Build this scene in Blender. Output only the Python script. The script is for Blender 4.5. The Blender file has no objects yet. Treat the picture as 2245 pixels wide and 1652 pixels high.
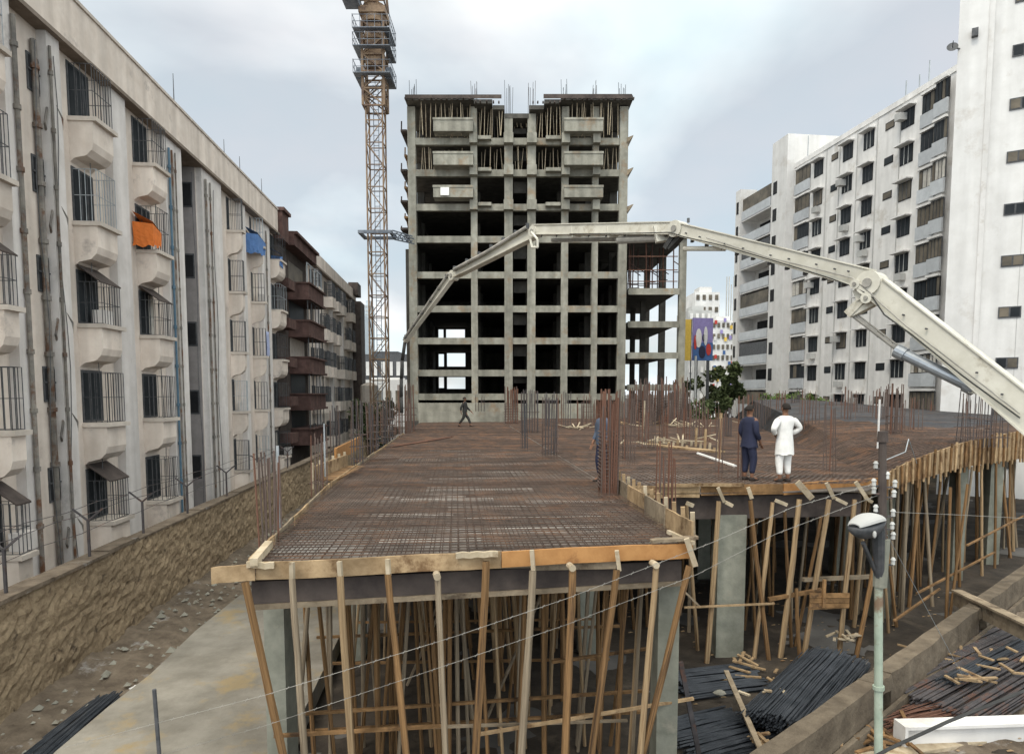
import bpy, math, random
from mathutils import Vector, Matrix
R = math.radians
rnd = random.Random(7)
scn = bpy.context.scene
COL = scn.collection

# ---------------------------------------------------------------- camera, sky, sun
YAW, PITCH, FPX, CX, HY = R(4.66), R(4.5), 1497.0, 1122.5, 862.0
PPY = HY + FPX*math.tan(PITCH)
CAMZ = 5.8
cam = bpy.data.cameras.new('camera'); camo = bpy.data.objects.new('camera', cam); COL.objects.link(camo)
camo.location = (0, 0, CAMZ); camo.rotation_euler = (R(90)-PITCH, 0, -YAW)
cam.sensor_width = 36; cam.lens = 36*FPX/2245.0; cam.shift_y = (PPY-826.0)/2245.0
cam.clip_end = 6000; cam.clip_start = .1
scn.camera = camo
scn.view_settings.view_transform = 'Standard'; scn.view_settings.look = 'None'
scn.view_settings.exposure = -0.22; scn.view_settings.gamma = 1

SUN_EL, SUN_AZ = R(52), R(-140)      # azimuth from +Y towards +X : sun stands to the left and a little behind
w = bpy.data.worlds.new('World'); scn.world = w; w.use_nodes = True
nt = w.node_tree; N = nt.nodes; L = nt.links; N.clear()
out = N.new('ShaderNodeOutputWorld'); bg = N.new('ShaderNodeBackground'); L.new(bg.outputs[0], out.inputs[0])
sky = N.new('ShaderNodeTexSky'); sky.sky_type = 'NISHITA'; sky.sun_disc = False
sky.sun_elevation = SUN_EL; sky.sun_rotation = SUN_AZ; sky.dust_density = 1.2
bg.inputs[1].default_value = 0.1
tc = N.new('ShaderNodeTexCoord'); sep = N.new('ShaderNodeSeparateXYZ'); L.new(tc.outputs['Generated'], sep.inputs[0])
zz = N.new('ShaderNodeMath'); zz.operation = 'MAXIMUM'; L.new(sep.outputs[2], zz.inputs[0]); zz.inputs[1].default_value = 0.0
za = N.new('ShaderNodeMath'); za.operation = 'ADD'; L.new(zz.outputs[0], za.inputs[0]); za.inputs[1].default_value = 0.28
dx = N.new('ShaderNodeMath'); dx.operation = 'DIVIDE'; L.new(sep.outputs[0], dx.inputs[0]); L.new(za.outputs[0], dx.inputs[1])
dy = N.new('ShaderNodeMath'); dy.operation = 'DIVIDE'; L.new(sep.outputs[1], dy.inputs[0]); L.new(za.outputs[0], dy.inputs[1])
off = N.new('ShaderNodeVectorMath'); off.operation = 'ADD'; off.inputs[1].default_value = (24.3317, 31.5748, 24.8700)
cb = N.new('ShaderNodeCombineXYZ'); L.new(dx.outputs[0], cb.inputs[0]); L.new(dy.outputs[0], cb.inputs[1]); cb.inputs[2].default_value = 35.7
n1 = N.new('ShaderNodeTexNoise'); n1.inputs['Scale'].default_value = 0.95; n1.inputs['Detail'].default_value = 6
n1.inputs['Roughness'].default_value = .47; n1.inputs['Distortion'].default_value = .25; L.new(cb.outputs[0], off.inputs[0]); L.new(off.outputs[0], n1.inputs['Vector'])
rp = N.new('ShaderNodeValToRGB'); rp.color_ramp.elements[0].position = .43; rp.color_ramp.elements[1].position = .57
rp.color_ramp.elements[0].color = (.56, .56, .56, 1); rp.color_ramp.elements[1].color = (1, 1, 1, 1); L.new(n1.outputs[0], rp.inputs[0])
n2 = N.new('ShaderNodeTexNoise'); n2.inputs['Scale'].default_value = 2.1; n2.inputs['Detail'].default_value = 5; L.new(cb.outputs[0], n2.inputs['Vector'])
rp2 = N.new('ShaderNodeValToRGB'); rp2.color_ramp.elements[0].position = .3; rp2.color_ramp.elements[1].position = .7
rp2.color_ramp.elements[0].color = (10.3, 12.0, 12.6, 1); rp2.color_ramp.elements[1].color = (12.8, 12.9, 13.0, 1); L.new(n2.outputs[0], rp2.inputs[0])
mx = N.new('ShaderNodeMix'); mx.data_type = 'RGBA'; L.new(rp.outputs[0], mx.inputs[0]); L.new(sky.outputs[0], mx.inputs[6]); L.new(rp2.outputs[0], mx.inputs[7])
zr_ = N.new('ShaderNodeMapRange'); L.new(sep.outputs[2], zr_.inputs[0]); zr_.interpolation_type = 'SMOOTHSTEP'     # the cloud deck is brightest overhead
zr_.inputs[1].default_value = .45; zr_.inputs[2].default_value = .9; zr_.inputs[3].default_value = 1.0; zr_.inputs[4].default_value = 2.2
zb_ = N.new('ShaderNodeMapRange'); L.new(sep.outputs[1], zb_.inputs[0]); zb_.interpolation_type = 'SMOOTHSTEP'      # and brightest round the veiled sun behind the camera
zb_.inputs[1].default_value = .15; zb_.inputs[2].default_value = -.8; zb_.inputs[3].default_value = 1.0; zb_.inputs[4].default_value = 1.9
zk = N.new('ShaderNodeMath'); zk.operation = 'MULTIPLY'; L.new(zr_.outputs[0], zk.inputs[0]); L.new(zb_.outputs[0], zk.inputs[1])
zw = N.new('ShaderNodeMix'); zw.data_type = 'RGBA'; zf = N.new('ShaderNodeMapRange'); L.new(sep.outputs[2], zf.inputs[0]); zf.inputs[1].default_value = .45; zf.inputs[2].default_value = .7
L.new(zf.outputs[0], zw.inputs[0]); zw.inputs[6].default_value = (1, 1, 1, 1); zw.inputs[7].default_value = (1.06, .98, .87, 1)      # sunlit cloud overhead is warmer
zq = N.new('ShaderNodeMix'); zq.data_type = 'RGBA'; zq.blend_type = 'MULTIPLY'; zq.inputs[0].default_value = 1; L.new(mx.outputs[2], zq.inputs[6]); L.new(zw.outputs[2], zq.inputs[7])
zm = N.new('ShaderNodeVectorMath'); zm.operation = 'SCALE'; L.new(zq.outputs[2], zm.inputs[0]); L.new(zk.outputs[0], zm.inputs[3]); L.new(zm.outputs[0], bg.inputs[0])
sl = bpy.data.lights.new('sun', 'SUN'); sl.energy = 1.5; sl.angle = R(14); sl.color = (1, .92, .80)
so = bpy.data.objects.new('sun', sl); COL.objects.link(so)
sdir = Vector((math.sin(SUN_AZ)*math.cos(SUN_EL), math.cos(SUN_AZ)*math.cos(SUN_EL), math.sin(SUN_EL)))
so.rotation_euler = sdir.to_track_quat('Z', 'Y').to_euler(); so.location = (-30, -20, 60)

# ---------------------------------------------------------------- geometry of the view (a pixel's ray meets a real plane)
F0 = Vector((math.sin(YAW), math.cos(YAW), 0)); RT = Vector((math.cos(YAW), -math.sin(YAW), 0)); UZ = Vector((0, 0, 1))
FW = F0*math.cos(PITCH) - UZ*math.sin(PITCH); UP = F0*math.sin(PITCH) + UZ*math.cos(PITCH)
EYE = Vector((0, 0, CAMZ))
def ray(px, py): return FW + RT*((px-CX)/FPX) + UP*((PPY-py)/FPX)
def az(px, py, z):
    r = ray(px, py); return EYE + r*((z-CAMZ)/r.z)
def ax(px, py, x):
    r = ray(px, py); return EYE + r*(x/r.x)
def ad(px, py, d):
    r = ray(px, py); return EYE + r*(d/r.dot(F0))
def ll(px, py, d):                       # same, in a frame standing at lateral 0, depth d, turned with the view
    p = ad(px, py, d); return ((p-EYE).dot(RT), p.z)

# ---------------------------------------------------------------- materials
def mat(name, c1, c2, scale=3.0, rough=.9, bump=.15, big=.25, streak=0, metal=0, spec=.3, detail=6, c3=None, c3t=.62, band=0):
    m = bpy.data.materials.new(name); m.use_nodes = True
    t = m.node_tree; n = t.nodes; l = t.links; b = n['Principled BSDF']
    b.inputs['Roughness'].default_value = rough; b.inputs['Metallic'].default_value = metal
    b.inputs['Specular IOR Level'].default_value = spec
    tc = n.new('ShaderNodeTexCoord'); oi = n.new('ShaderNodeObjectInfo')
    ad_ = n.new('ShaderNodeVectorMath'); ad_.operation = 'MULTIPLY_ADD'
    l.new(oi.outputs['Random'], ad_.inputs[0]); ad_.inputs[1].default_value = (37, 53, 71); l.new(tc.outputs['Object'], ad_.inputs[2])
    no = n.new('ShaderNodeTexNoise'); no.inputs['Scale'].default_value = scale; no.inputs['Detail'].default_value = detail
    no.inputs['Roughness'].default_value = .65; l.new(ad_.outputs[0], no.inputs['Vector'])
    rp = n.new('ShaderNodeValToRGB'); rp.color_ramp.elements[0].position = .35; rp.color_ramp.elements[1].position = .65
    rp.color_ramp.elements[0].color = (*c1, 1); rp.color_ramp.elements[1].color = (*c2, 1); l.new(no.outputs[0], rp.inputs[0])
    col = rp.outputs[0]
    if c3:
        n3 = n.new('ShaderNodeTexNoise'); n3.inputs['Scale'].default_value = scale*.45; n3.inputs['Detail'].default_value = 8
        n3.inputs['Roughness'].default_value = .7; l.new(ad_.outputs[0], n3.inputs['Vector'])
        r3 = n.new('ShaderNodeValToRGB'); r3.color_ramp.elements[0].position = c3t-.05; r3.color_ramp.elements[1].position = c3t+.05
        l.new(n3.outputs[0], r3.inputs[0])
        m3 = n.new('ShaderNodeMix'); m3.data_type = 'RGBA'; l.new(r3.outputs[0], m3.inputs[0]); l.new(col, m3.inputs[6]); m3.inputs[7].default_value = (*c3, 1)
        col = m3.outputs[2]
    if big:
        nb = n.new('ShaderNodeTexNoise'); nb.inputs['Scale'].default_value = .35; nb.inputs['Detail'].default_value = 4
        mp = n.new('ShaderNodeMapping'); l.new(ad_.outputs[0], mp.inputs[0])
        mp.inputs['Scale'].default_value = (4.5, 4.5, .35) if streak else ((.25, 4.5, 1) if band else (1, 1, 1))
        l.new(mp.outputs[0], nb.inputs['Vector'])
        mr = n.new('ShaderNodeMapRange'); mr.inputs[1].default_value = .35; mr.inputs[2].default_value = .65
        mr.inputs[3].default_value = 1-big; mr.inputs[4].default_value = 1.0; l.new(nb.outputs[0], mr.inputs[0])
        mm = n.new('ShaderNodeMix'); mm.data_type = 'RGBA'; mm.blend_type = 'MULTIPLY'; mm.inputs[0].default_value = 1
        l.new(col, mm.inputs[6]); l.new(mr.outputs[0], mm.inputs[7]); col = mm.outputs[2]
    # every object its own shade
    vr = n.new('ShaderNodeMapRange'); l.new(oi.outputs['Random'], vr.inputs[0]); vr.inputs[3].default_value = .9; vr.inputs[4].default_value = 1.08
    vm = n.new('ShaderNodeMix'); vm.data_type = 'RGBA'; vm.blend_type = 'MULTIPLY'; vm.inputs[0].default_value = 1
    l.new(col, vm.inputs[6]); l.new(vr.outputs[0], vm.inputs[7]); l.new(vm.outputs[2], b.inputs['Base Color'])
    if bump:
        bp = n.new('ShaderNodeBump'); bp.inputs['Strength'].default_value = min(1, bump*2); bp.inputs['Distance'].default_value = bump*.15
        l.new(no.outputs[0], bp.inputs['Height']); l.new(bp.outputs[0], b.inputs['Normal'])
    return m
M = {}
M['plaster'] = mat('plaster', (0.696,0.603,0.522), (0.789,0.702,0.621), 2.2, big=.24, streak=1, c3=(0.510,0.447,0.400), c3t=.64)
M['plaster_grey'] = mat('plaster_grey', (0.650,0.610,0.577), (0.750,0.711,0.683), 2.0, big=.24, streak=1, c3=(0.504,0.470,0.448), c3t=.66)
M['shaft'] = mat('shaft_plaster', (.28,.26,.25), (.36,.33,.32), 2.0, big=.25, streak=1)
M['ledge'] = mat('ledge', (0.517,0.460,0.402), (0.644,0.575,0.506), 3, big=.2)
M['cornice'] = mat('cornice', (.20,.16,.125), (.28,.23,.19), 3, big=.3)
M['maroon'] = mat('maroon_paint', (.080,.046,.040), (.135,.078,.066), 3, big=.4, streak=1)
M['dark_wood'] = mat('dark_wall', (.05,.04,.037), (.10,.08,.07), 2, big=.3)
M['white'] = mat('white_paint', (.64,.628,.61), (.71,.70,.685), 1.2, big=.12, streak=1, bump=.04, c3=(.585,.56,.53), c3t=.62)
M['white2'] = mat('white_paint_aged', (.68,.665,.645), (.76,.745,.725), 1.2, big=.16, streak=1, bump=.04, c3=(.57,.54,.50), c3t=.61)
M['greypanel'] = mat('grey_balcony_panel', (.42,.44,.46), (.50,.52,.54), 2, big=.12, bump=.05)
M['glass'] = mat('dark_window_glass', (.018,.022,.026), (.035,.04,.045), .8, rough=.5, bump=0, big=.3, spec=.12)
M['glass2'] = mat('curtained_glass', (.10,.09,.075), (.20,.17,.13), .9, rough=.5, bump=0, big=.4, spec=.15)
M['curtain'] = mat('pale_curtain', (.42,.40,.36), (.6,.57,.52), 4, bump=.1, big=.3, streak=1)
M['void'] = mat('dark_room', (.012,.013,.015), (.03,.03,.032), 1, bump=0, big=.2)
M['iron'] = mat('painted_iron', (.05,.055,.06), (.11,.11,.115), 6, rough=.6, bump=.05, big=.2)
M['iron_pale'] = mat('pale_iron', (.30,.33,.35), (.42,.45,.47), 6, rough=.6, bump=.05, big=.2)
M['pipe'] = mat('drain_pipe', (.16,.15,.14), (.33,.30,.26), 3, rough=.7, bump=.05, big=.4, streak=1, c3=(.16,.08,.045), c3t=.56)
M['pipe_blue'] = mat('blue_pipe', (.08,.15,.22), (.12,.21,.28), 3, rough=.6, bump=.05)
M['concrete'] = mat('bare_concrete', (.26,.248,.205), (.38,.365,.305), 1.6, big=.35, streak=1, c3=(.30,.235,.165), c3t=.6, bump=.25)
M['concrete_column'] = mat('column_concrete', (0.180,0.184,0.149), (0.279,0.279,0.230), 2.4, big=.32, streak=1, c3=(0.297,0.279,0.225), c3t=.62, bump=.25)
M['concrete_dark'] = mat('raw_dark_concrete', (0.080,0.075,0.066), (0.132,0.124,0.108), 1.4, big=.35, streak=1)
M['timber'] = mat('pale_timber', (.29,.195,.105), (.47,.335,.195), 5, big=.4, streak=1, bump=.2, c3=(.17,.10,.05), c3t=.58)
M['timber_brown'] = mat('brown_timber', (.17,.095,.04), (.33,.19,.085), 5, big=.45, streak=1, bump=.2, c3=(.085,.05,.028), c3t=.58)
M['timber_orange'] = mat('orange_timber', (0.336,0.160,0.056), (0.448,0.232,0.088), 4, big=.25, bump=.15, c3=(0.240,0.112,0.044), c3t=.64)
M['timber_grey'] = mat('weathered_timber', (.22,.17,.115), (.36,.29,.205), 5, big=.4, streak=1, bump=.2, c3=(.13,.095,.065), c3t=.60)
M['timber_fresh'] = mat('fresh_sawn_timber', (.42,.34,.23), (.58,.49,.36), 5, big=.35, streak=1, bump=.2, c3=(.28,.20,.12), c3t=.60)
M['ply'] = mat('dusty_plywood', (0.112,0.092,0.080), (0.216,0.188,0.164), 1.1, big=.45, bump=.15, c3=(0.320,0.300,0.280), c3t=.57)
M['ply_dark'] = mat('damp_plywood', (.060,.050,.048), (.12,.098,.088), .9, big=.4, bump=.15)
M['rust'] = mat('rusted_bar', (0.098,0.066,0.054), (0.162,0.115,0.098), 5, rough=.8, big=.35, bump=.1, c3=(0.221,0.200,0.183), c3t=.60)
M['rust_mat'] = mat('rusted_mat', (.058,.038,.029), (.128,.086,.066), 3, rough=.8, big=.5, bump=.1, c3=(.165,.090,.055), c3t=.56, band=1)
M['mat_grey'] = mat('dark_grey_mat', (.045,.045,.05), (.095,.095,.10), 3, rough=.7, big=.4, bump=.1, c3=(.09,.065,.055), c3t=.56, band=1)
M['mat_grey'] = mat('dark_grey_mat', (.045,.045,.05), (.095,.095,.10), 3, rough=.7, big=.4, bump=.1, c3=(.09,.065,.055), c3t=.56, band=1)
M['rust_red'] = mat('red_rusted_bar', (0.128,0.060,0.041), (0.204,0.106,0.072), 5, rough=.8, big=.3, bump=.1)
M['rust_dark'] = mat('dark_steel_bar', (0.055,0.051,0.055), (0.111,0.098,0.098), 5, rough=.65, big=.3, bump=.1, c3=(0.145,0.076,0.055), c3t=.6)
M['steel_blue'] = mat('blue_black_steel', (0.025,0.030,0.038), (0.059,0.066,0.078), 3, rough=.5, big=.3, bump=.1)
M['ply_pale'] = mat('pale_dusty_plywood', (.36,.335,.305), (.52,.49,.45), 2.2, big=.4, bump=.15, c3=(.22,.18,.15), c3t=.58)
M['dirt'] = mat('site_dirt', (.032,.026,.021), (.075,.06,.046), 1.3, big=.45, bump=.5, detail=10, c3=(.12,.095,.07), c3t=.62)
M['soil'] = mat('rubble_soil', (0.114,0.087,0.063), (0.228,0.180,0.133), 2.6, big=.35, bump=.6, detail=10, c3=(0.399,0.380,0.361), c3t=.64)
M['asphalt'] = mat('street_ground', (.10,.095,.09), (.17,.16,.15), .6, big=.3, bump=.1)
M['slabfloor'] = mat('plastered_ground_slab', (.225,.205,.17), (.33,.305,.26), 1.6, big=.4, bump=.35, detail=12, c3=(.34,.265,.155), c3t=.58)
M['stone'] = mat('rubble_stone_wall', (.24,.175,.11), (.37,.285,.185), 8, big=.3, bump=.45, detail=12, c3=(.09,.065,.045), c3t=.62)
M['boom'] = mat('cream_boom_paint', (.61,.585,.50), (.73,.705,.62), 2.5, rough=.5, big=.25, bump=.04, c3=(.42,.375,.29), c3t=.60)
M['hose'] = mat('worn_steel_pipe', (.24,.23,.21), (.42,.40,.36), 4, rough=.55, big=.3, bump=.05)
M['rubber'] = mat('black_rubber', (.03,.03,.03), (.06,.06,.058), 4, rough=.7, bump=.05)
M['crane'] = mat('crane_orange_paint', (.18,.115,.07), (.27,.185,.115), 2.5, rough=.6, big=.3, bump=.05, c3=(.10,.06,.045), c3t=.56)
M['crane_grey'] = mat('crane_grey_steel', (.10,.12,.15), (.20,.22,.25), 2.5, rough=.6, big=.3, bump=.05)
M['chrome'] = mat('cylinder_rod', (.30,.33,.37), (.42,.45,.48), 3, rough=.35, metal=.5, bump=.0, big=.1)
M['leaf'] = mat('leaves', (.045,.065,.022), (.12,.15,.06), 1.4, rough=.8, big=.5, bump=0)
M['leaf_bright'] = mat('bright_leaves', (.08,.13,.03), (.17,.23,.07), 2, rough=.8, big=.4, bump=0)
M['bark'] = mat('bark', (.10,.075,.05), (.17,.13,.09), 6, bump=.4)
M['porcelain'] = mat('white_porcelain', (.42,.42,.40), (.60,.60,.58), 5, rough=.35, bump=.02, big=.25)
M['pole_green'] = mat('pale_green_paint', (.30,.36,.29), (.43,.49,.40), 4, rough=.6, big=.3, streak=1, bump=.05, c3=(.22,.15,.10), c3t=.64)
M['haze_far'] = mat('far_tower_haze', (.46,.53,.58), (.54,.60,.65), .05, bump=0, big=.1)  # distance haze is put into this pale blue-grey wall colour
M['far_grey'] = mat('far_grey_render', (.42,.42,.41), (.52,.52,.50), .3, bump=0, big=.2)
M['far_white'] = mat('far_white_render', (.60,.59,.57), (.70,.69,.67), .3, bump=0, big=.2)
def plain(n, c, r=.8, **k): M[n] = mat(n, tuple(v*.88 for v in c), tuple(min(1, v*1.1) for v in c), 5, rough=r, bump=.05, big=.12, **k)
plain('orange_cloth', (.62,.17,.035)); plain('blue_cloth', (.10,.20,.42)); plain('pale_blue_cloth', (.38,.43,.62))
plain('white_cloth', (.80,.79,.76)); plain('navy_cloth', (.022,.026,.055)); plain('dark_cloth', (.035,.034,.033)); plain('blue_grey_cloth', (.07,.09,.13))
plain('skin', (.20,.10,.06), .6); plain('hair', (.02,.015,.012)); plain('shoe', (.04,.03,.025)); plain('red_paint', (.45,.05,.04)); plain('yellow_paint', (.62,.42,.08))
plain('blue_paint', (.05,.11,.26)); plain('violet_paint', (.26,.22,.45)); plain('tank_white', (.6,.6,.58)); plain('car_white', (.6,.6,.6), .3); plain('teal_cloth', (.03,.10,.12))

# ---------------------------------------------------------------- mesh helpers
WL = {}
class MB:
    def __init__(s): s.v = []; s.f = []
    def add(s, vs, fs):
        o = len(s.v); s.v += [tuple(x) for x in vs]; s.f += [tuple(i+o for i in f) for f in fs]; return s
    def box(s, x0, x1, y0, y1, z0, z1):
        if x1 < x0: x0, x1 = x1, x0
        if y1 < y0: y0, y1 = y1, y0
        if z1 < z0: z0, z1 = z1, z0
        return s.add([(x0,y0,z0),(x1,y0,z0),(x1,y1,z0),(x0,y1,z0),(x0,y0,z1),(x1,y0,z1),(x1,y1,z1),(x0,y1,z1)],
              [(0,3,2,1),(4,5,6,7),(0,1,5,4),(1,2,6,5),(2,3,7,6),(3,0,4,7)])
    def bar(s, p, q, w, h=None, w2=None, h2=None, up=(0,0,1)):
        p = Vector(p); q = Vector(q); h = h or w; w2 = w2 or w; h2 = h2 or h; d = (q-p).normalized(); u = Vector(up)
        if abs(d.dot(u)) > .96: u = Vector((0,1,0)) if abs(d.y) < .9 else Vector((1,0,0))
        a = d.cross(u).normalized(); b = a.cross(d)
        vs = []
        for c, ww, hh in ((p, w, h), (q, w2, h2)):
            for i, j in ((-1,-1),(1,-1),(1,1),(-1,1)): vs.append(c + a*(i*ww/2) + b*(j*hh/2))
        return s.add(vs, [(0,1,2,3),(7,6,5,4),(0,4,5,1),(1,5,6,2),(2,6,7,3),(3,7,4,0)])
    def tube(s, p, q, r, r2=None, n=8, cap=True):
        p = Vector(p); q = Vector(q); r2 = r if r2 is None else r2; d = (q-p).normalized(); u = Vector((0,0,1)) if abs(d.z) < .9 else Vector((1,0,0))
        a = d.cross(u).normalized(); b = a.cross(d); vs = []
        for c, rr in ((p, r), (q, r2)):
            for i in range(n):
                t = 2*math.pi*i/n; vs.append(c + a*(rr*math.cos(t)) + b*(rr*math.sin(t)))
        fs = [(i, i+n, (i+1) % n + n, (i+1) % n) for i in range(n)]
        if cap: fs += [tuple(range(n)), tuple(range(2*n-1, n-1, -1))]
        return s.add(vs, fs)
    def path(s, pts, r, n=6):
        for a, b in zip(pts[:-1], pts[1:]): s.tube(a, b, r, n=n)
        return s
    def loft(s, rings, cap=True):
        n = len(rings[0]); vs = [p for r in rings for p in r]; fs = []
        for k in range(len(rings)-1):
            for i in range(n): fs.append((k*n+i, k*n+(i+1) % n, (k+1)*n+(i+1) % n, (k+1)*n+i))
        if cap: fs += [tuple(range(n-1, -1, -1)), tuple(range((len(rings)-1)*n, len(rings)*n))]
        return s.add(vs, fs)
    def prism(s, pts, z0, z1):
        n = len(pts); vs = [(p[0], p[1], z0) for p in pts] + [(p[0], p[1], z1) for p in pts]
        return s.add(vs, [tuple(range(n-1, -1, -1)), tuple(range(n, 2*n))] + [(i, (i+1) % n, (i+1) % n+n, i+n) for i in range(n)])
    def ball(s, c, rx, ry=None, rz=None, n=10, m=7):
        ry = ry or rx; rz = rz or rx; rings = []
        for k in range(1, m):
            t = math.pi*k/m; rings.append([(c[0]+rx*math.sin(t)*math.cos(2*math.pi*i/n), c[1]+ry*math.sin(t)*math.sin(2*math.pi*i/n), c[2]-rz*math.cos(t)) for i in range(n)])
        return s.loft(rings)
    def build(s, name, m, parent=None, local=False, smooth=False):
        xs, ys, zs = zip(*s.v)
        o = Vector(((min(xs)+max(xs))/2, (min(ys)+max(ys))/2, min(zs)))
        me = bpy.data.meshes.new(name); me.from_pydata([(x-o.x, y-o.y, z-o.z) for x, y, z in s.v], [], s.f); me.materials.append(M[m] if isinstance(m, str) else m); me.update()
        if smooth:
            for p in me.polygons: p.use_smooth = True
        ob = bpy.data.objects.new(name, me); COL.objects.link(ob); WL[ob] = o.copy()
        if parent:
            ob.parent = parent; ob.location = o if local else o - WL[parent]
        else: ob.location = o
        return ob
def tag(o, label=None, cat=None, group=None, kind=None):
    if label: o['label'] = label
    if cat: o['category'] = cat
    if group: o['group'] = group
    if kind: o['kind'] = kind
    return o
def empty(name, loc, label, cat, group=None, rz=0):
    o = bpy.data.objects.new(name, None); COL.objects.link(o); o.location = loc; o.rotation_euler = (0, 0, rz); WL[o] = Vector(loc); o.empty_display_size = .2
    return tag(o, label, cat, group)
def copy_tree(o, parent=None):
    c = o.copy(); COL.objects.link(c)
    if parent: c.parent = parent
    for ch in list(o.children): copy_tree(ch, c)
    return c
def V(*a): return Vector(a)
# ================================================================ SETTING
DZ = 3.8
def struct(mb, name, m): return tag(mb.build(name, m), kind='structure')
g = MB(); g.add([(-1500,-60,-.02),(1500,-60,-.02),(1500,2500,-.02),(-1500,2500,-.02)], [(0,1,2,3)]); struct(g, 'ground', 'asphalt')
# site floor (a lumpy sheet)
from mathutils import noise
def sheet(x0, x1, y0, y1, nx, ny, zf, name, m, keep=None):
    vs = []; fs = []
    for j in range(ny+1):
        for i in range(nx+1):
            x = x0+(x1-x0)*i/nx; y = y0+(y1-y0)*j/ny; vs.append((x, y, zf(x, y)))
    for j in range(ny):
        for i in range(nx):
            a = j*(nx+1)+i
            if keep is None or keep(vs[a][0], vs[a][1]): fs.append((a, a+1, a+nx+2, a+nx+1))
    mb = MB(); mb.add(vs, fs); return mb.build(name, m, smooth=True)
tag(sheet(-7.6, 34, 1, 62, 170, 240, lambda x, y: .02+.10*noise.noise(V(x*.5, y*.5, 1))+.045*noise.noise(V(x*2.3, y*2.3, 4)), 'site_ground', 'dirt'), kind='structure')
# strip of rubble soil along the boundary wall
tag(sheet(-7.55, -3.3, 3, 46, 40, 330, lambda x, y: .12 + .42*max(0, (-5.6-x))/2*.8 + .10*noise.noise(V(x*1.3, y*1.3, 9))+.07*noise.noise(V(x*5, y*5, 2)), 'soil_strip', 'soil'), kind='structure')
# plastered slab at lower left
c = [az(528,1312,.3), az(430,1392,.3), az(330,1490,.3), az(235,1565,.3), az(120,1665,.3), az(40,1760,.3)]
pts = [(p.x, p.y) for p in c] + [(-2.62, c[-1].y-.8), (-2.62, c[0].y-.4)]
cc_ = Vector((sum(p[0] for p in pts)/len(pts), sum(p[1] for p in pts)/len(pts)))
mb = MB(); mb.prism(pts, .05, .42); struct(mb, 'paving_slab', 'slabfloor')

# boundary wall of rubble stone, leftmost
WX = -7.6; WT = 2.3
bw = empty('boundary_wall', (WX, 20, 0), 'long brown rubble stone boundary wall between apartment block and site', 'wall')
vs = []; fs = []; ny, nz = 420, 26
for j in range(ny+1):
    for k in range(nz+1):
        y = 3+ (60-3)*j/ny; z = (WT-.0)*k/nz; q = V(0, y*2.2, z*2.2)
        vs.append((WX + .05*noise.noise(q*1.5) + .05*noise.noise(q*6) + .12*(1-k/nz), y, z))
for j in range(ny):
    for k in range(nz): a = j*(nz+1)+k; fs.append((a, a+nz+1, a+nz+2, a+1))
mb = MB(); mb.add(vs, fs); mb.box(WX-.3, WX-.09, 3, 60, 0, WT-.003); mb.build('stone_face', 'stone', bw, smooth=False)
mb = MB()
y = 3.0
while y < 60:
    ln = rnd.uniform(1.4, 2.6); zt = WT+rnd.uniform(.04, .10)
    mb.box(WX-.36, WX+.04+rnd.uniform(-.03,.03), y, y+ln-.02, WT, zt); y += ln
mb.build('coping', 'soil', bw)
# Y shaped barbed wire posts on the wall
ys = [9.6, 12.2, 14.9, 17.4, 20.2, 23.6, 27.4, 32]
for i, y in enumerate(ys):
    e = empty('wire_post', (WX-.15, y, WT+.08), ['nearest','second','third','fourth','fifth','sixth','seventh','farthest'][i]+' thin rusty Y topped wire post on stone boundary wall', 'post', 'wire posts along the boundary wall')
    mb = MB(); mb.bar((WX-.15,y,WT),(WX-.15,y,WT+.85),.045,.045); mb.build('shaft','rust_dark',e)
    mb = MB(); mb.bar((WX-.15,y,WT+.83),(WX-.45,y,WT+1.08),.035); mb.bar((WX-.15,y,WT+.83),(WX+.15,y,WT+1.08),.035); mb.build('fork','rust_dark',e)
for k, (dx_, dz_) in enumerate(((-.42,1.05),(-.15,.6),(.12,1.05))):
    mb = MB(); pp = [V(WX-.15+(dx_+.0), y_, WT+dz_+ (0 if i%2==0 else -.05)) for i, y_ in enumerate([8]+[v for a, b in zip(ys[:-1], ys[1:]) for v in (a, (a+b)/2)]+[ys[-1]])]
    mb.path(pp, .007, 4); tag(mb.build('barbed_wire','rust_dark'), ['barbed wire strand on the building side arm of the boundary wall posts','barbed wire strand midway up the boundary wall posts','barbed wire strand on the site side arm of the boundary wall posts'][k], 'wire', 'strands on boundary wall')

# ================================================================ LEFT APARTMENT BLOCK
FX = -11.1; PX = -10.85; ZC = 15.45; ZT = 16.95
def Yat(px, x=PX): return ax(px, 862, x).y
bl = empty('apartment_block', (-16, 32, 0), 'long beige five storey apartment block with planter box windows beyond boundary wall', 'building')
Yend = Yat(617)
sh0, sh1 = Yat(417), Yat(457)
mb = MB()
mb.box(-24, FX, 8, sh0, 0, ZC); mb.box(-24, FX, sh1, Yend, 0, ZC); mb.box(-24, FX-2.6, sh0+.003, sh1-.003, 0, ZC-.004)
mb.build('wall', 'plaster', bl)
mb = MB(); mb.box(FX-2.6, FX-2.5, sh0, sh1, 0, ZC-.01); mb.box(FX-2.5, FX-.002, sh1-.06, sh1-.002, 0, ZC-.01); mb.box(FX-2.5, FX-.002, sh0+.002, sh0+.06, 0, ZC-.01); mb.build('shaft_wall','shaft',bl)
mb = MB(); mb.box(-24, PX+.05, 8, Yend, ZC+.12, ZT); mb.build('parapet', 'plaster', bl)
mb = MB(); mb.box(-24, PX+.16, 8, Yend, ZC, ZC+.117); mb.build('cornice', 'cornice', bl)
mb = MB(); mb.box(-24, PX+.10, 8, Yend+.05, ZT, ZT+.1); mb.build('coping', 'ledge', bl)
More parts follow.
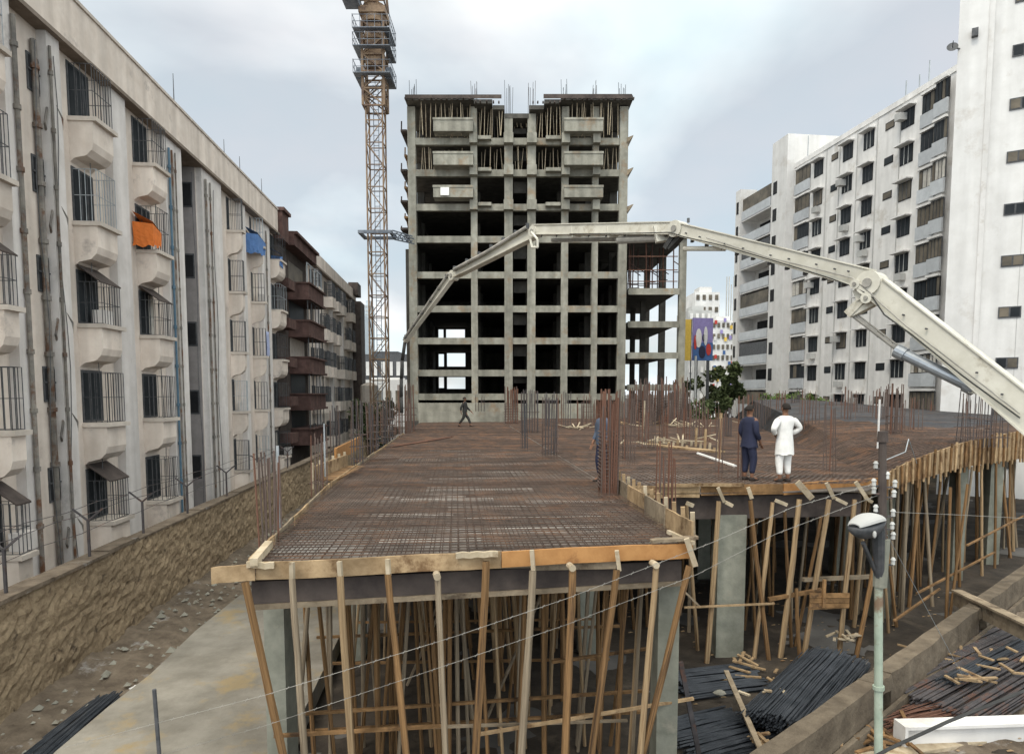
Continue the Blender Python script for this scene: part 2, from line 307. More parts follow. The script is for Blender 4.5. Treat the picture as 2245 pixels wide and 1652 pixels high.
for a, b in ((48, 66), (140, 167), (270, 301), (381, 416), (458, 499), (540, 549), (583, 600)):
    mb = MB(); mb.box(FX-.02, PX, Yat(a), Yat(b), 0, ZC-.002); mb.build('pier', 'plaster_grey', bl)
ZW = [2.75, 5.72, 8.65, 11.6, 14.55]
bays = [(-62, 46), (167, 268), (302, 380), (500, 540), (549, 583), (600, 616)]
def grille(mb, x0, x1, y0, y1, z0, z1, dy=.15, r=.008):
    n = max(3, int((y1-y0)/dy))
    for i in range(n+1): y = y0+(y1-y0)*i/n; mb.bar((x1,y,z0),(x1,y,z1),r*2)
    for k in range(3): z = z0+(z1-z0)*k/2; mb.bar((x1,y0,z),(x1,y1,z),r*2); mb.bar((x0,y0,z),(x1,y0,z),r*2); mb.bar((x0,y1,z),(x1,y1,z),r*2)
    for i in (.25,.5,.75): x = x0+(x1-x0)*i; mb.bar((x,y0,z0),(x,y0,z1),r*2); mb.bar((x,y1,z0),(x,y1,z1),r*2)
for bi, (a, b) in enumerate(bays):
    y0, y1 = Yat(a+7, FX), Yat(b+3, -10.42)+.1; w_ = y1-y0
    for fi, zc in enumerate(ZW):
        dark = (bi, fi) in ((1,2),(2,2),(0,2),(1,0),(0,0))
        h = .78
        f = MB(); f.box(FX-.02, FX+.03, y0+.12, y1-.05, zc-h, zc+h); win = f.build('window', 'iron', bl)
        g1 = MB(); g1.box(FX+.03, FX+.045, y0+.2, y1-.13, zc-h+.07, zc+h-.07); g1.build('pane', 'glass', win)
        if (bi*3+fi) % 7 == 1: g2 = MB(); g2.box(FX+.046, FX+.055, y0+.2+w_*.45, y1-.15, zc-h+.08, zc+h-.1); g2.build('curtain','curtain',win)
        for k in (1, 2): gm = MB(); yy = y0+.2+(w_-.33)*k/3; gm.bar((FX+.05,yy,zc-h+.05),(FX+.05,yy,zc+h-.05),.04); gm.build('mullion','iron',win)
        gr = MB(); xo = -10.42
        gt = zc+h*(.9 if not dark else .55)
        grille(gr, FX+.05, xo, y0+.16, y1-.08, zc-h, gt)
        gr.build('grille', 'iron' if dark or (bi+fi)%4 else 'iron_pale', win)
        if dark:
            hd = MB(); hd.add([(FX+.05,y0+.1,zc+h+.15),(FX+.05,y1-.03,zc+h+.15),(xo+.03,y1-.03,gt),(xo+.03,y0+.1,gt),(FX+.05,y0+.1,zc+h+.11),(FX+.05,y1-.03,zc+h+.11),(xo+.03,y1-.03,gt-.04),(xo+.03,y0+.1,gt-.04)],[(0,1,2,3),(7,6,5,4),(0,3,7,4),(1,5,6,2),(3,2,6,7)]); hd.build('awning','dark_wood',win)
        # planter box with rounded belly
        zl = zc-h-.02
        lg = MB(); lg.box(FX-.01, xo+.12, y0+.05, y1+.02, zl-.12, zl); pb = lg.build('ledge', 'ledge', bl)
        prof = [(xo, zl-.12), (xo, zl-.72), (xo-.06, zl-.92), (xo-.22, zl-1.08), (FX+.12, zl-1.16), (FX-.01, zl-1.28)]
        bx = MB(); rings = []
        for yy in (y0+.10, y1-.06):
            rings.append([(x, yy, z) for x, z in prof] + [(FX-.01, yy, zl-.12)])
        bx.loft(rings); bx.build('planter_box', 'plaster', pb)
        if (bi+2*fi) % 5 == 0 and fi < 4:
            ac = MB(); ac.box(xo-.45, xo-.1, y0+.5, y0+1.05, zl+.003, zl+.45); ob = ac.build('air_conditioner','plaster_grey', win)
            fan = MB(); fan.tube((xo-.28, y0+.497, zl+.22),(xo-.28,y0+.485,zl+.22),.14,n=14); fan.build('fan','iron',ob) if False else None
# small square windows by the pipes
for a, b, ys_ in ((76, 95, 0), (97,112,0)):
    pass
for zc, s_ in zip((3.3, 6.05, 9.0, 11.6, 14.2), (1,)*5):
    y0 = Yat(95, FX); y1 = Yat(121, FX)
    f = MB(); f.box(FX-.02, FX+.035, y0, y1, zc-.48, zc+.48); wn = f.build('window','iron',bl); f = MB(); f.box(FX+.035,FX+.045,y0+.05,y1-.05,zc-.42,zc+.42); f.build('pane','void',wn)
    f = MB(); f.bar((FX+.05,y0,zc+.05),(FX+.05,y1,zc+.05),.04); f.build('bar','iron',wn)
for zc in (2.5+.1, 5.45, 8.4, 11.3, 14.3):
    yc = (sh0+sh1)/2+.5
    f = MB(); f.box(FX-.62, FX-.12, sh1-.075, sh1-.061, zc-.55, zc+.5); wn = f.build('window','iron',bl); f = MB(); f.box(FX-.57,FX-.17,sh1-.085,sh1-.076,zc-.48,zc+.43); f.build('pane','void',wn)
# pipes
def pipe(px, m, r=.055, z0=.0, z1=ZC-.4, x=None, name='drain_pipe', brackets=True):
    y = Yat(px, PX); x = PX+.07 if x is None else x
    mb = MB(); mb.tube((x,y,z0),(x,y,z1),r,n=8)
    if brackets:
        z = .8
        while z < z1: mb.tube((x,y,z),(x,y,z+.12),r*1.5,n=8); z += 1.5
    return mb.build(name, m, bl, smooth=False)
for px, m, r in ((66,'pipe',.06),(72,'pipe',.045),(126,'pipe',.08),(141,'pipe',.04),(386,'pipe_blue',.045),(392,'pipe',.04),(399,'pipe',.03),(463,'pipe',.05),(472,'pipe',.035),(590,'pipe',.04)):
    pipe(px, m, r, x=(FX+.10 if px in (72,126) else None))
for zc in (1.9, 4.9, 7.7, 10.6, 13.3):    # tangled branch joints at each floor
    y = Yat(126, FX); mb = MB()
    pts = [V(FX+.1,y,zc+.45),V(FX+.22,y+.2,zc+.35),V(FX+.25,y+.45,zc+.1),V(FX+.2,y+.5,zc-.2),V(FX+.12,y+.3,zc-.45),V(FX+.1,y,zc-.6)]
    mb.path(pts,.035,6); mb.path([V(FX+.1,y,zc+.2),V(FX+.25,y-.25,zc+.1),V(FX+.2,y-.3,zc-.3),V(FX+.1,y-.05,zc-.5)],.03,6)
    mb.path([V(FX+.1,y+.05,zc+.6),V(FX+.1,y+.6,zc+.7)],.03,6); mb.build('branch_pipe','pipe',bl)
# loose cables down the facade
for px, s_ in ((108,1),(150,2),(215,3),(355,4),(437,5),(480,6)):
    y = Yat(px, PX); pts = [V(PX+.03, y+.12*math.sin(z*.9+s_), z) for z in [0.5+i*1.2 for i in range(13)]]
    mb = MB(); mb.path(pts, .012, 4); mb.build('cable','iron',bl)
# rooftop aerials
for px, h, m in ((186, 3.2, 'iron_pale'), (411, .9, 'iron'), (513, .5,'iron'), (545,.5,'iron'), (590,.6,'iron')):
    y = Yat(px, PX); e = MB(); e.tube((PX-.1,y,ZT-.9),(PX-.1,y,ZT+h+.4),.03,.012,6); tag(e.build('roof_aerial',m), {186:'tall thin aerial mast rising from roof edge nearest camera',411:'short iron rod on roof edge above the recessed shaft',513:'small rod on roof edge just past recessed shaft',545:'small rod on roof edge midway to maroon balconies',590:'small rod on roof edge beside the maroon turret'}[px],'aerial','aerials on apartment roof')
# orange, blue and pale cloths hung over grilles
def cloth(name, y0, y1, zt, zb, xo, m, label, fold=.05, slope=.35):
    vs = []; nx, nz = 10, 7
    for k in range(nz+1):
        for i in range(nx+1):
            t = k/nz; y = y0+(y1-y0)*i/nx; x = FX+.1+(xo-FX-.1)*min(1, t/slope); z = zt-(zt-zb)*(t if t > slope else t*.75)
            vs.append((x+fold*math.sin(i*1.9+k*.4)*t, y, z + (.06*math.sin(i*1.3) if k == nz else 0)))
    n = len(vs); vs += [(x-.012,y,z-.012) for x,y,z in vs]; fs = []
    for k in range(nz):
        for i in range(nx): a = k*(nx+1)+i; fs.append((a,a+1,a+nx+2,a+nx+1)); fs.append((n+a,n+a+nx+1,n+a+nx+2,n+a+1))
    mb = MB(); mb.add(vs, fs); return tag(mb.build(name, m, smooth=True), label, name.replace('_',' '))
def drape(name, pxa, pxb, pya, pyb, m, label, xo=-10.38, side=.62):
    y0 = Yat(pxa, FX)-.03; y1 = ax(pxb, pya, xo).y; zt = ax(pxa, pya, xo).z; zb = ax(pxa, pyb, xo).z; vs = []; nx, nz = 16, 7
    prof = [(FX+.04+(xo-FX-.04)*k/5, y0) for k in range(6)] + [(xo, y0+(y1-y0)*(k+1)/11) for k in range(11)]
    for k in range(nz+1):
        t = k/nz
        for i, (x, y) in enumerate(prof):
            lo = zb + (.05*math.sin(i*1.1)+.10*(i-5)/11 if i > 5 else .05*math.sin(i*2.))
            vs.append((x+.03*math.sin(i*2.1+k*.5)*t, y-.03*math.sin(i*1.7+k)*t, zt-.25*(i/16)-(zt-.25*(i/16)-lo)*t))
    n0 = len(vs); W_ = len(prof)
    for x in (FX+.04, xo):
        for y in (y0, y1): vs.append((x, y, zt+(.35 if x < xo else 0)-(.25 if y > y0 else 0)))
    fs = [(k*W_+i, k*W_+i+1, (k+1)*W_+i+1, (k+1)*W_+i) for k in range(nz) for i in range(W_-1)] + [(n0, n0+1, n0+3, n0+2)]
    mb = MB(); mb.add(vs, fs); return tag(mb.build(name, m), label, name.replace('_', ' '))
drape('cloth_awning', 304, 352, 468, 524, 'orange_cloth', 'bright orange cloth draped over a window grille')
y0, y1 = Yat(551, FX), Yat(582, -10.42)+.3; drape('tarpaulin', 545, 581, 494, 540, 'blue_cloth', 'bright blue tarpaulin over top floor window grille')
cloth('hanging_cloth', y0+1.0, y1-.1, 9.4, 7.9, -10.35, 'pale_blue_cloth', 'pale blue cloth hanging from a third floor window grille', slope=.1)
y0, y1 = Yat(602, FX), Yat(615, -10.42)+.4; drape('blue_awning', 601, 613, 545, 575, 'blue_cloth', 'dark blue awning above a top floor window next to the maroon turret')

# maroon balcony building beyond
bm = empty('maroon_block', (-14, 49, 0), 'narrow apartment building with stacked maroon balconies past the beige block', 'building')
y0, y1 = Yend+.3, Yat(684)
mb = MB(); mb.box(-24, FX, y0, y1, 0, 15.3); mb.build('wall','dark_wood',bm)
mb = MB(); mb.box(-13, -10.6, y0, y0+1.6, 15.3, 17.0); mb.box(-13,-10.45,y0-.1,y0+1.7,17.0,17.2); mb.build('turret','maroon',bm)
mb = MB(); mb.box(-24, -10.3, y0+1.75, y1, 15.302, 16.0); mb.box(-24,-10.1,y0+1.75,y1+.1,16.0,16.18); mb.build('parapet','maroon',bm)
for k, (py, col_) in enumerate(((626,'glass2'),(710,'glass'),(793,'yellow_paint'),(877,'glass'),(958,'glass'))):
    p = ax(650, py, -10.2); z = p.z
    mb = MB(); mb.box(-11.1,-9.75,y0+3.0,y1-.5,z-.55,z+.35); mb.box(-11.1,-9.6,y0+2.9,y1-.4,z+.35,z+.45); mb.box(-11.1,-9.6,y0+2.9,y1-.4,z-.7,z-.55); bb = mb.build('balcony','maroon',bm)
    mb = MB(); mb.box(FX-.01,FX+.02,y0+3.3,y1-1.2,z+.2,z+1.9); mb.build('window',col_ if col_ != 'yellow_paint' else 'ledge',bb)
    mb = MB()
    for i in range(5): yy = y0+3.2+i*(y1-y0-4)/4; mb.bar((-9.85,yy,z+.45),(-9.85,yy,z+1.75),.06)
    mb.bar((-9.85,y0+3.15,z+1.75),(-9.85,y1-.75,z+1.75),.05); mb.build('railing','iron_pale' if k<1 else 'iron',bb)
    mb = MB(); mb.box(-11.1,-10.35,y0+.1,y0+2.0,z-.35,z+.25); mb.build('side_ledge','maroon',bm)

# far pale block on the same side
bf = empty('far_apartment_block', (-16, 66, 0), 'weathered pale apartment block at the far end of the left row', 'building')
y0, y1 = Yat(685), Yat(783)
mb = MB(); mb.box(-24, FX, y0+.2, y1, 0, 15.6); mb.build('wall','plaster',bf)
mb = MB(); mb.box(-24, PX+.05, y0+.2, y1, 15.75, 16.8); mb.build('parapet','plaster',bf)
mb = MB(); mb.box(-24, PX+.15, y0+.2, y1, 15.6, 15.747); mb.build('cornice','cornice',bf)
yy = y0+1.0; k = 0
while yy < y1-2:
    for fi, zc in enumerate(ZW):
        mb = MB(); mb.box(FX-.01, FX+.04, yy, yy+1.2, zc-.6, zc+.7); wn = mb.build('window','iron',bf)
        mb = MB(); mb.box(FX+.04, FX+.05, yy+.08, yy+1.12, zc-.5, zc+.6); mb.build('pane','glass' if (k+fi)%3 else 'glass2',wn)
        if (k*5+fi*3)%4 != 1:
            mb = MB(); mb.box(FX+.0, FX+.75, yy-.2, yy+1.4, zc-1.5, zc-.62); mb.build('planter_box','plaster' if k<4 else 'ledge',bf)
            mb = MB(); grille(mb, FX+.05, FX+.7, yy-.1, yy+1.3, zc-.62, zc+.6, .25,.02); mb.build('grille','iron',wn)
    if k%2==0: mb = MB(); mb.box(FX-.01, FX+.3, yy+1.75, yy+2.3, 0, 15.59); mb.build('pier','plaster_grey',bf)
    yy += 2.9; k += 1
mb = MB(); mb.box(-11.3, -9.9, y1-3, y1-.01, 2, 15.4); mb.build('end_bay','dark_wood',bf)
mb = MB(); mb.box(-11.3,-10.3,y1-2,y1+.4,16.2,17.5); mb.build('water_tank','dark_wood',bf)
# ================================================================ CONCRETE TOWER UNDER CONSTRUCTION
TD = 60.0
tw = empty('concrete_tower', EYE*0 + F0*TD, 'bare concrete tower frame of ten storeys with dark open bays and propped top floors', 'building', rz=-YAW)
WL[tw] = F0*TD
def TX(px, py=560): return ll(px, py, TD)[0]
def TZ(py, px=1130): return ll(px, py, TD)[1]
cols = [(897,914),(1033,1047),(1106,1124),(1156,1174),(1230,1245),(1297,1310),(1355,1373)]
beams = [870, 818, 748, 678, 604, 526, 456, 381, 312]
DEP = 17
ztop = TZ(236)
for i, (a, b) in enumerate(cols):
    zt = ztop if i not in (2,3) else TZ(252)
    mb = MB(); mb.box(TX(a), TX(b), -.25, .5, -.2, zt); mb.build('column', 'concrete', tw, local=True)
    mb = MB()
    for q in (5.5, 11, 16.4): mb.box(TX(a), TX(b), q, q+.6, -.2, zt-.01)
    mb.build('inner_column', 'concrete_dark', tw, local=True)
xl, xr = TX(895), TX(1374)
for k, py in enumerate(beams):
    z = TZ(py)
    mb = MB()
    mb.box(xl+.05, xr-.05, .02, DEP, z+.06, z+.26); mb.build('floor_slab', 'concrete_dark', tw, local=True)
    mb = MB()
    for (a, b), (c_, d_) in zip(cols[:-1], cols[1:]):
        off = 0
        if k >= 6 and a in (1033, 1174-18): off = .0
        mb.box(TX(b)+.002, TX(c_)-.002, -.18, .25, z-.26+off, z+.3+off)
    mb.build('edge_beam', 'concrete', tw, local=True)
    if k >= 6:      # cantilever nibs and stepped slab edges
        for (a, b) in cols[1:-1]:
            mb = MB(); mb.box(TX(a)-.05, TX(b)+.05, -1.0, -.252, z-.35, z+.45); mb.build('bracket', 'concrete', tw, local=True)
        mb = MB(); mb.box(TX(1047)+.1, TX(1078), -.8, -.185, z+.0, z+.28); mb.build('slab_step', 'concrete', tw, local=True)
        mb = MB(); mb.box(TX(1195), TX(1230)-.1, -.8, -.185, z+.0, z+.28); mb.build('slab_step', 'concrete', tw, local=True)
# balcony parapets on the three top floors
for pt, pb_ in ((274,302),(346,374),(418,443)):
    for a, b in ((950,1037),(1237,1322)):
        mb = MB(); z0, z1 = TZ(pb_), TZ(pt)
        x0, x1 = ll(a, pt, TD-1.4)[0], ll(b, pt, TD-1.4)[0]
        mb.box(x0, x1, -1.5, -1.38, z0, z1); mb.box(x0, x0+.12, -1.378, -.26, z0, z1); mb.box(x1-.12, x1, -1.378, -.26, z0, z1); mb.box(x0+.122, x1-.122, -1.378, -.26, z0, z0+.15)
        mb.box(x0-.04, x1+.04, -1.56, -1.502, z1-.16, z1+.02)
        mb.build('balcony', 'concrete', tw, local=True)
mb = MB(); x0 = ll(966,430,TD-1.5)[0]; mb.box(x0, x0+.72, -1.64, -1.58, TZ(440), TZ(423)); mb.build('notice_sheet','white_cloth',tw,local=True)
# roof formwork in three levels
zr = TZ(228)
mb = MB()
mb.box(TX(893,220), TX(1040,220), -1.3, DEP, zr-.2, zr+.15); mb.box(TX(1228,220), TX(1382,220), -1.3, DEP, zr-.2, zr+.15)
mb.box(TX(1041,220), TX(1080,220), -1.2, DEP, zr-.45, zr-.12); mb.box(TX(1192,220), TX(1227,220), -1.2, DEP, zr-.45, zr-.12)
mb.box(TX(1081,220), TX(1106,220), -.9, DEP, zr-.8, zr-.47); mb.box(TX(1160,220), TX(1191,220), -.9, DEP, zr-.8, zr-.47)
mb.box(TX(1107,220), TX(1159,220), -.3, DEP, TZ(262), TZ(252)); mb.build('roof_formwork', 'concrete_dark', tw, local=True)
mb = MB()
x = TX(893,220)
while x < TX(1382,220):
    if not TX(1104,220) < x < TX(1160,220):
        o = 0 if (x < TX(1040) or x > TX(1228)) else -.25
        mb.box(x, x+.12, -1.5-rnd.uniform(0,.3), -1.25, zr-.25+o, zr-.12+o)
    x += rnd.uniform(.35,.6)
mb.box(TX(893,220), TX(1100,220), -1.36, -1.31, zr-.1, zr+.2); mb.box(TX(1190,220), TX(1380,220), -1.36, -1.31, zr-.1, zr+.24)
mb.build('edge_timber', 'dark_wood', tw, local=True)
# back and side walls closing the interior, with see-through openings
bx0, bx1 = xl+.3, xr-.3
holes = [(945,972,727,742),(978,1019,727,742),(946,973,776,803),(980,1020,774,803),(946,973,825,850),(980,1020,822,852),
         (1322,1330,778,800),(1325,1332,392,440),(1348,1354,416,440),(1320,1328,780,803),(1229,1236,835,870)]
def TXd(px, py, d): return ll(px, py, TD+d)[0]
def TZd(px, py, d): return ll(px, py, TD+d)[1]
hb = [(TXd(a,c_,DEP), TXd(b,c_,DEP), TZd(a,d_,DEP), TZd(a,c_,DEP)) for a,b,c_,d_ in
      [(945,972,722,741),(978,1019,722,741),(946,973,776,803),(980,1020,774,803),(946,973,826,850),(980,1020,822,852),(1225,1231,778,806),(1282,1288,775,803),(1326,1333,770,790),(1282,1286,720,742),(1225,1230,722,740),(1224,1229,830,862),(1346,1352,420,442),(1346,1352,350,366)]]
xs_ = sorted(set([bx0, bx1]+[v for h in hb for v in h[:2]])); zs_ = sorted(set([-.2, zr-.21]+[v for h in hb for v in h[2:]]))
mb = MB()
for x0, x1 in zip(xs_[:-1], xs_[1:]):
    for z0, z1 in zip(zs_[:-1], zs_[1:]):
        cx_, cz_ = (x0+x1)/2, (z0+z1)/2
        if not any(h[0] < cx_ < h[1] and h[2] < cz_ < h[3] for h in hb): mb.add([(x0,DEP+.05,z0),(x1,DEP+.05,z0),(x1,DEP+.05,z1),(x0,DEP+.05,z1)],[(0,1,2,3)])
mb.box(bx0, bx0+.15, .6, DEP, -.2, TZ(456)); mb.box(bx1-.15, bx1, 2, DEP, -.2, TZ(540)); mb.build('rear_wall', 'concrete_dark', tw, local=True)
for k in range(len(beams)):      # lift shaft with dark doorways between the two middle columns
    z = TZ(beams[k])
    zn = TZ(beams[k+1]) if k+1 < len(beams) else TZ(262)
    mb = MB(); mb.box(TX(1126), TX(1155), 1.2, 1.4, z+.3+(zn-z)*.45, zn-.3); mb.build('shaft_panel','concrete_dark', tw, local=True)
# ground-level plinth
mb = MB(); mb.box(TX(895), TX(1300), -.6, -.27, 3.0, TZ(884)); mb.build('plinth','concrete', tw, local=True)
# ragged formwork along the left side
for k, py in enumerate((285, 340, 372, 410, 440, 475, 500)):
    z = TZ(py); x = TX(886 if k%2 else 878, py); mb = MB()
    mb.box(x, xl-.005, 0, 6, z-.12, z+.05); mb.bar((x+.1, 1, z-.1), (xl-.02, 1, z-1.1), .12); mb.bar((x, .5, z+.05), (x+.02, .5, z+.9-.1*k), .1)
    mb.build('side_formwork', 'timber_brown' if k%2 else 'dark_wood', tw, local=True)
mb = MB(); mb.box(TX(878,600), xl-.004, 3, 12, -.1, TZ(530)); mb.build('side_wing','concrete_dark',tw,local=True)
for py in (305, 375, 455): 
    z = TZ(py); mb = MB(); x = TX(1373,py); mb.add([(x,-.3,z-.5),(x+.55,-.3,z+.15),(x+.55,-.3,z+.22),(x,-.3,z),(x,3,z-.5),(x+.55,3,z+.15),(x+.55,3,z+.22),(x,3,z)],[(0,1,2,3),(7,6,5,4),(0,4,5,1),(1,5,6,2),(2,6,7,3)]); mb.build('side_formwork','timber_grey',tw,local=True)
# starter bars above the columns
for i, (a, b) in enumerate(cols):
    mb = MB(); zt = zr+.2 if i not in (2,3) else TZ(262)
    for j in range(6):
        x = TX(a, 200)+(TX(b)-TX(a))*(j+.5)/6; mb.bar((x,-.1+.1*(j%3),zt-.3),(x+rnd.uniform(-.08,.08),-.1+.1*(j%3),TZ(rnd.uniform(172,196))),.035)
    mb.build('starter_bars','rust_dark' if i%2 else 'steel_blue',tw,local=True)
# timber props inside the two top floors
def frame_pt(x, y, z): return F0*TD + RT*x + F0*y + UZ*z
unit = {}
def prop_mesh(m, seed):
    r_ = random.Random(seed); mb = MB(); rings = []
    for k in range(9):
        t = k/8; ox = .15*math.sin(seed*1.7+t*3.0)*r_.uniform(.5,1.2); oy = .15*math.cos(seed+t*2.6)*r_.uniform(.5,1.2); rr = .5*(1.02-.12*t)*r_.uniform(.94,1.06)
        rings.append([(ox+rr*math.cos(2*math.pi*i/7), oy+rr*math.sin(2*math.pi*i/7), t) for i in range(7)])
    mb.loft(rings); o = mb.build('timber_prop', m, smooth=True); 
    me = o.data; bpy.data.objects.remove(o); 
    for v in me.vertices: v.co.x -= 0
    return me
PM = {(m, s): prop_mesh(m, s) for m in ('timber','timber_brown','timber_grey') for s in range(3)}
def prop(p, q, dia, m, label, group, seed=None, name='timber_prop', cat='prop'):
    p = Vector(p); q = Vector(q); me = PM[(m, (seed if seed is not None else rnd.randrange(3)) % 3)]
    o = bpy.data.objects.new(name, me); COL.objects.link(o); d = q-p
    o.location = p; o.rotation_euler = d.to_track_quat('Z','Y').to_euler(); o.scale = (dia, dia, d.length)
    WL[o] = p.copy(); return tag(o, label, cat, group)
TP = {}
def props_between(pxa, pxb, n, ya, yb, y0, lab, grp):
    mb = TP.setdefault(grp, MB())
    for i in range(n):
        px = pxa+(pxb-pxa)*(i+.5)/n+rnd.uniform(-2,2); z0, z1 = TZ(yb), TZ(ya)
        x = TX(px, ya); yy = y0+rnd.uniform(0,.6) if i%3 else y0+1.2
        mb.tube((x+rnd.uniform(-.16,.16), yy, z0+.02), (x+rnd.uniform(-.05,.05), yy, z1), .033, n=5)
G1 = 'timber props in the top storey of the tower'; L1 = 'slim pale timber prop standing in top storey of concrete tower under roof formwork'
props_between(918,1033,17,228,305,-.9,L1,G1); props_between(1048,1104,9,238,303,-.6,L1,G1); props_between(1176,1230,9,238,303,-.6,L1,G1); props_between(1246,1354,17,228,305,-.9,L1,G1); props_between(1126,1155,5,256,272,.3,L1,G1)
G2 = 'timber props in the second storey from the top of the tower'; L2 = 'slim timber prop in second storey from the top of concrete tower'
props_between(918,950,7,320,373,.3,L2,G2); props_between(955,1030,7,320,373,.5,L2,G2); props_between(1050,1104,6,320,373,.3,L2,G2); props_between(1126,1155,6,320,373,.1,L2,G2); props_between(1178,1228,6,320,373,.4,L2,G2); props_between(1322,1354,6,320,373,.3,L2,G2)

for g_, m_ in TP.items(): tag(m_.build('storey_props','timber_fresh',tw,local=True), 'pale timber props standing close together in '+('top' if 'top storey' in g_ else 'second')+' storey', kind='stuff')
# ---- annex to the right of the tower
AD = 61.0
an = empty('concrete_annex', F0*AD+RT*12.7, 'low open concrete frame annex with scaffold on top, right of tower', 'building', rz=-YAW)
WL[an] = F0*AD+RT*12.7
def AX(px, py=700): return ll(px,py,AD)[0]-12.7
def AZ(py): return ll(1440,py,AD)[1]
for a, b in ((1488,1503),):
    for q in (0, 8, 16): mb = MB(); mb.box(AX(a),AX(b),q,q+.5,-.2,AZ(518)); mb.build('column','concrete' if q==0 else 'concrete_dark',an,local=True)
for q in (5.5, 11): mb = MB(); mb.box(AX(1430),AX(1442),q,q+.5,-.2,AZ(640)); mb.build('inner_column','concrete_dark',an,local=True)
for py in (640, 712, 780, 850):
    z = AZ(py); mb = MB(); mb.box(AX(1374),AX(1487),-.1,16,z-.05,z+.22); mb.build('floor_slab','concrete_dark',an,local=True)
    mb = MB(); mb.box(AX(1376),AX(1487.5),-.2,-.102,z-.25,z+.3); mb.build('edge_beam','concrete',an,local=True)
z = AZ(522); mb = MB(); mb.box(AX(1374),AX(1503),-.3,16,z,z+.35); mb.build('roof_formwork','concrete_dark',an,local=True)
for i in range(15):
    x = AX(1378)+(AX(1486)-AX(1378))*i/14; mb = MB(); q = rnd.uniform(0,9)
    mb.bar((x,q,AZ(636)),(x+rnd.uniform(-.1,.1),q,AZ(524)),.09); 
    if i%2: mb.bar((x,q,AZ(620-i*2)),(x+.8,q,AZ(620-i*2)),.07); mb.bar((x,q,AZ(570)),(x+.9,q,AZ(585)),.07)
    mb.build('scaffold_standard','maroon' if i%3 else 'rust_red',an,local=True)
mb = MB(); 
for py in (560,590,615): mb.bar((AX(1378),.4,AZ(py)),(AX(1486),.4,AZ(py)),.07); mb.bar((AX(1378),8,AZ(py)),(AX(1486),8,AZ(py)),.07)
mb.build('scaffold_ledger','rust_red',an,local=True)
mb = MB(); mb.box(AX(1376),AX(1432),14,14.2,AZ(636),AZ(524)); mb.build('screen_wall','dark_wood',an,local=True)

# ================================================================ TOWER CRANE
CD = 57.0
cx0, cw = ll(833, 862, CD)[0], .86
def CZ(py): return ll(833, py, CD)[1]
base = F0*CD + RT*cx0
cr = empty('tower_crane', base, 'tall orange lattice tower crane with climbing cage and cab, left of concrete tower', 'crane', rz=-YAW); WL[cr] = base
def mast(z0, z1, w_, step, m, name, t=.13):
    mb = MB()
    for i in (-1,1):
        for j in (-1,1): mb.bar((i*w_,j*w_,z0),(i*w_,j*w_,z1),t*1.5)
    mb.build(name+'_chord', m, cr, local=True)
    z = z0; k = 0
    mb = MB()
    while z < z1-.01:
        zn = min(z+step, z1)
        for s in (-1,1):
            mb.bar((-w_,s*w_,z),(w_,s*w_,z),t); mb.bar((s*w_,-w_,z),(s*w_,w_,z),t)
            a, b = (-w_, w_) if k%2 else (w_, -w_)
            mb.bar((a,s*w_,z),(b,s*w_,zn),t*.8); mb.bar((s*w_,a,z),(s*w_,b,zn),t*.8)
        z = zn; k += 1
    mb.build(name+'_lacing', m, cr, local=True)
mast(0, CZ(182), .66, 1.72, 'crane', 'mast', .075)
mb = MB(); 
for s in (-.2,.2): mb.bar((s,.1,.5),(s,.1,CZ(185)),.05)
z = 1
while z < CZ(190): mb.bar((-.2,.1,z),(.2,.1,z),.035); z += .4
mb.build('ladder','crane_grey',cr,local=True)
mast(CZ(240), CZ(58), .84, 1.3, 'crane', 'climbing_cage', .12)
mb = MB(); mb.box(-.62,.62,-.7,.7,CZ(150),CZ(60)); mb.build('cage_plating','crane',cr,local=True)
for py in (178, 120, 82):
    z = CZ(py); mb = MB(); 
    mb.box(-1.45,1.45,-1.5,-.95,z,z+.06); mb.box(-1.45,1.45,.95,1.5,z,z+.06); mb.box(-1.45,-.95,-.94,.94,z,z+.06); mb.box(.95,1.45,-.94,.94,z,z+.06)
    pf = mb.build('platform','crane_grey',cr,local=True)
    mb = MB()
    for h in (.5,1.0):
        for s in (-1.45,1.45): mb.bar((s,-1.5,z+h),(s,1.5,z+h),.035); mb.bar((-1.45,s,z+h),(1.45,s,z+h),.035)
    for i in range(6):
        q = -1.45+2.9*i/5
        for s in (-1.45,1.45): mb.bar((s,q,z),(s,q,z+1.05),.035); mb.bar((q,s,z),(q,s,z+1.05),.035)
    mb.build('guard_rail','crane_grey',cr,local=True)
mb = MB(); 
for s in (-1,1): mb = MB(); mb.box(s*.95,s*1.4,-.6,.3,CZ(180),CZ(155)); mb.build('hydraulic_box','crane_grey',cr,local=True)
z = CZ(56); mb = MB(); mb.tube((0,0,z),(0,0,z+.5),1.0,n=20); mb.box(-1.05,1.05,-1.05,1.05,z+.5,z+1.0); mb.tube((0,0,z+1),(0,0,z+1.4),.9,n=20); mb.build('slewing_ring','crane',cr,local=True)
mb = MB(); mb.box(-2.1,-.9,-2.4,-.6,z+.9,z+3.0); cab = mb.build('cab','crane_grey',cr,local=True)
mb = MB(); mb.box(-2.0,-1.0,-2.43,-2.402,z+1.5,z+2.8); mb.box(-2.13,-2.102,-2.2,-.9,z+1.5,z+2.8); g_ = mb.build('cab_window','glass',cr,local=True)
mast_top = z+9
mb = MB()
for i in (-1,1):
    for j in (-1,1): mb.bar((i*.95,j*.95,z+1.4),(i*.3,j*.3,mast_top),.18)
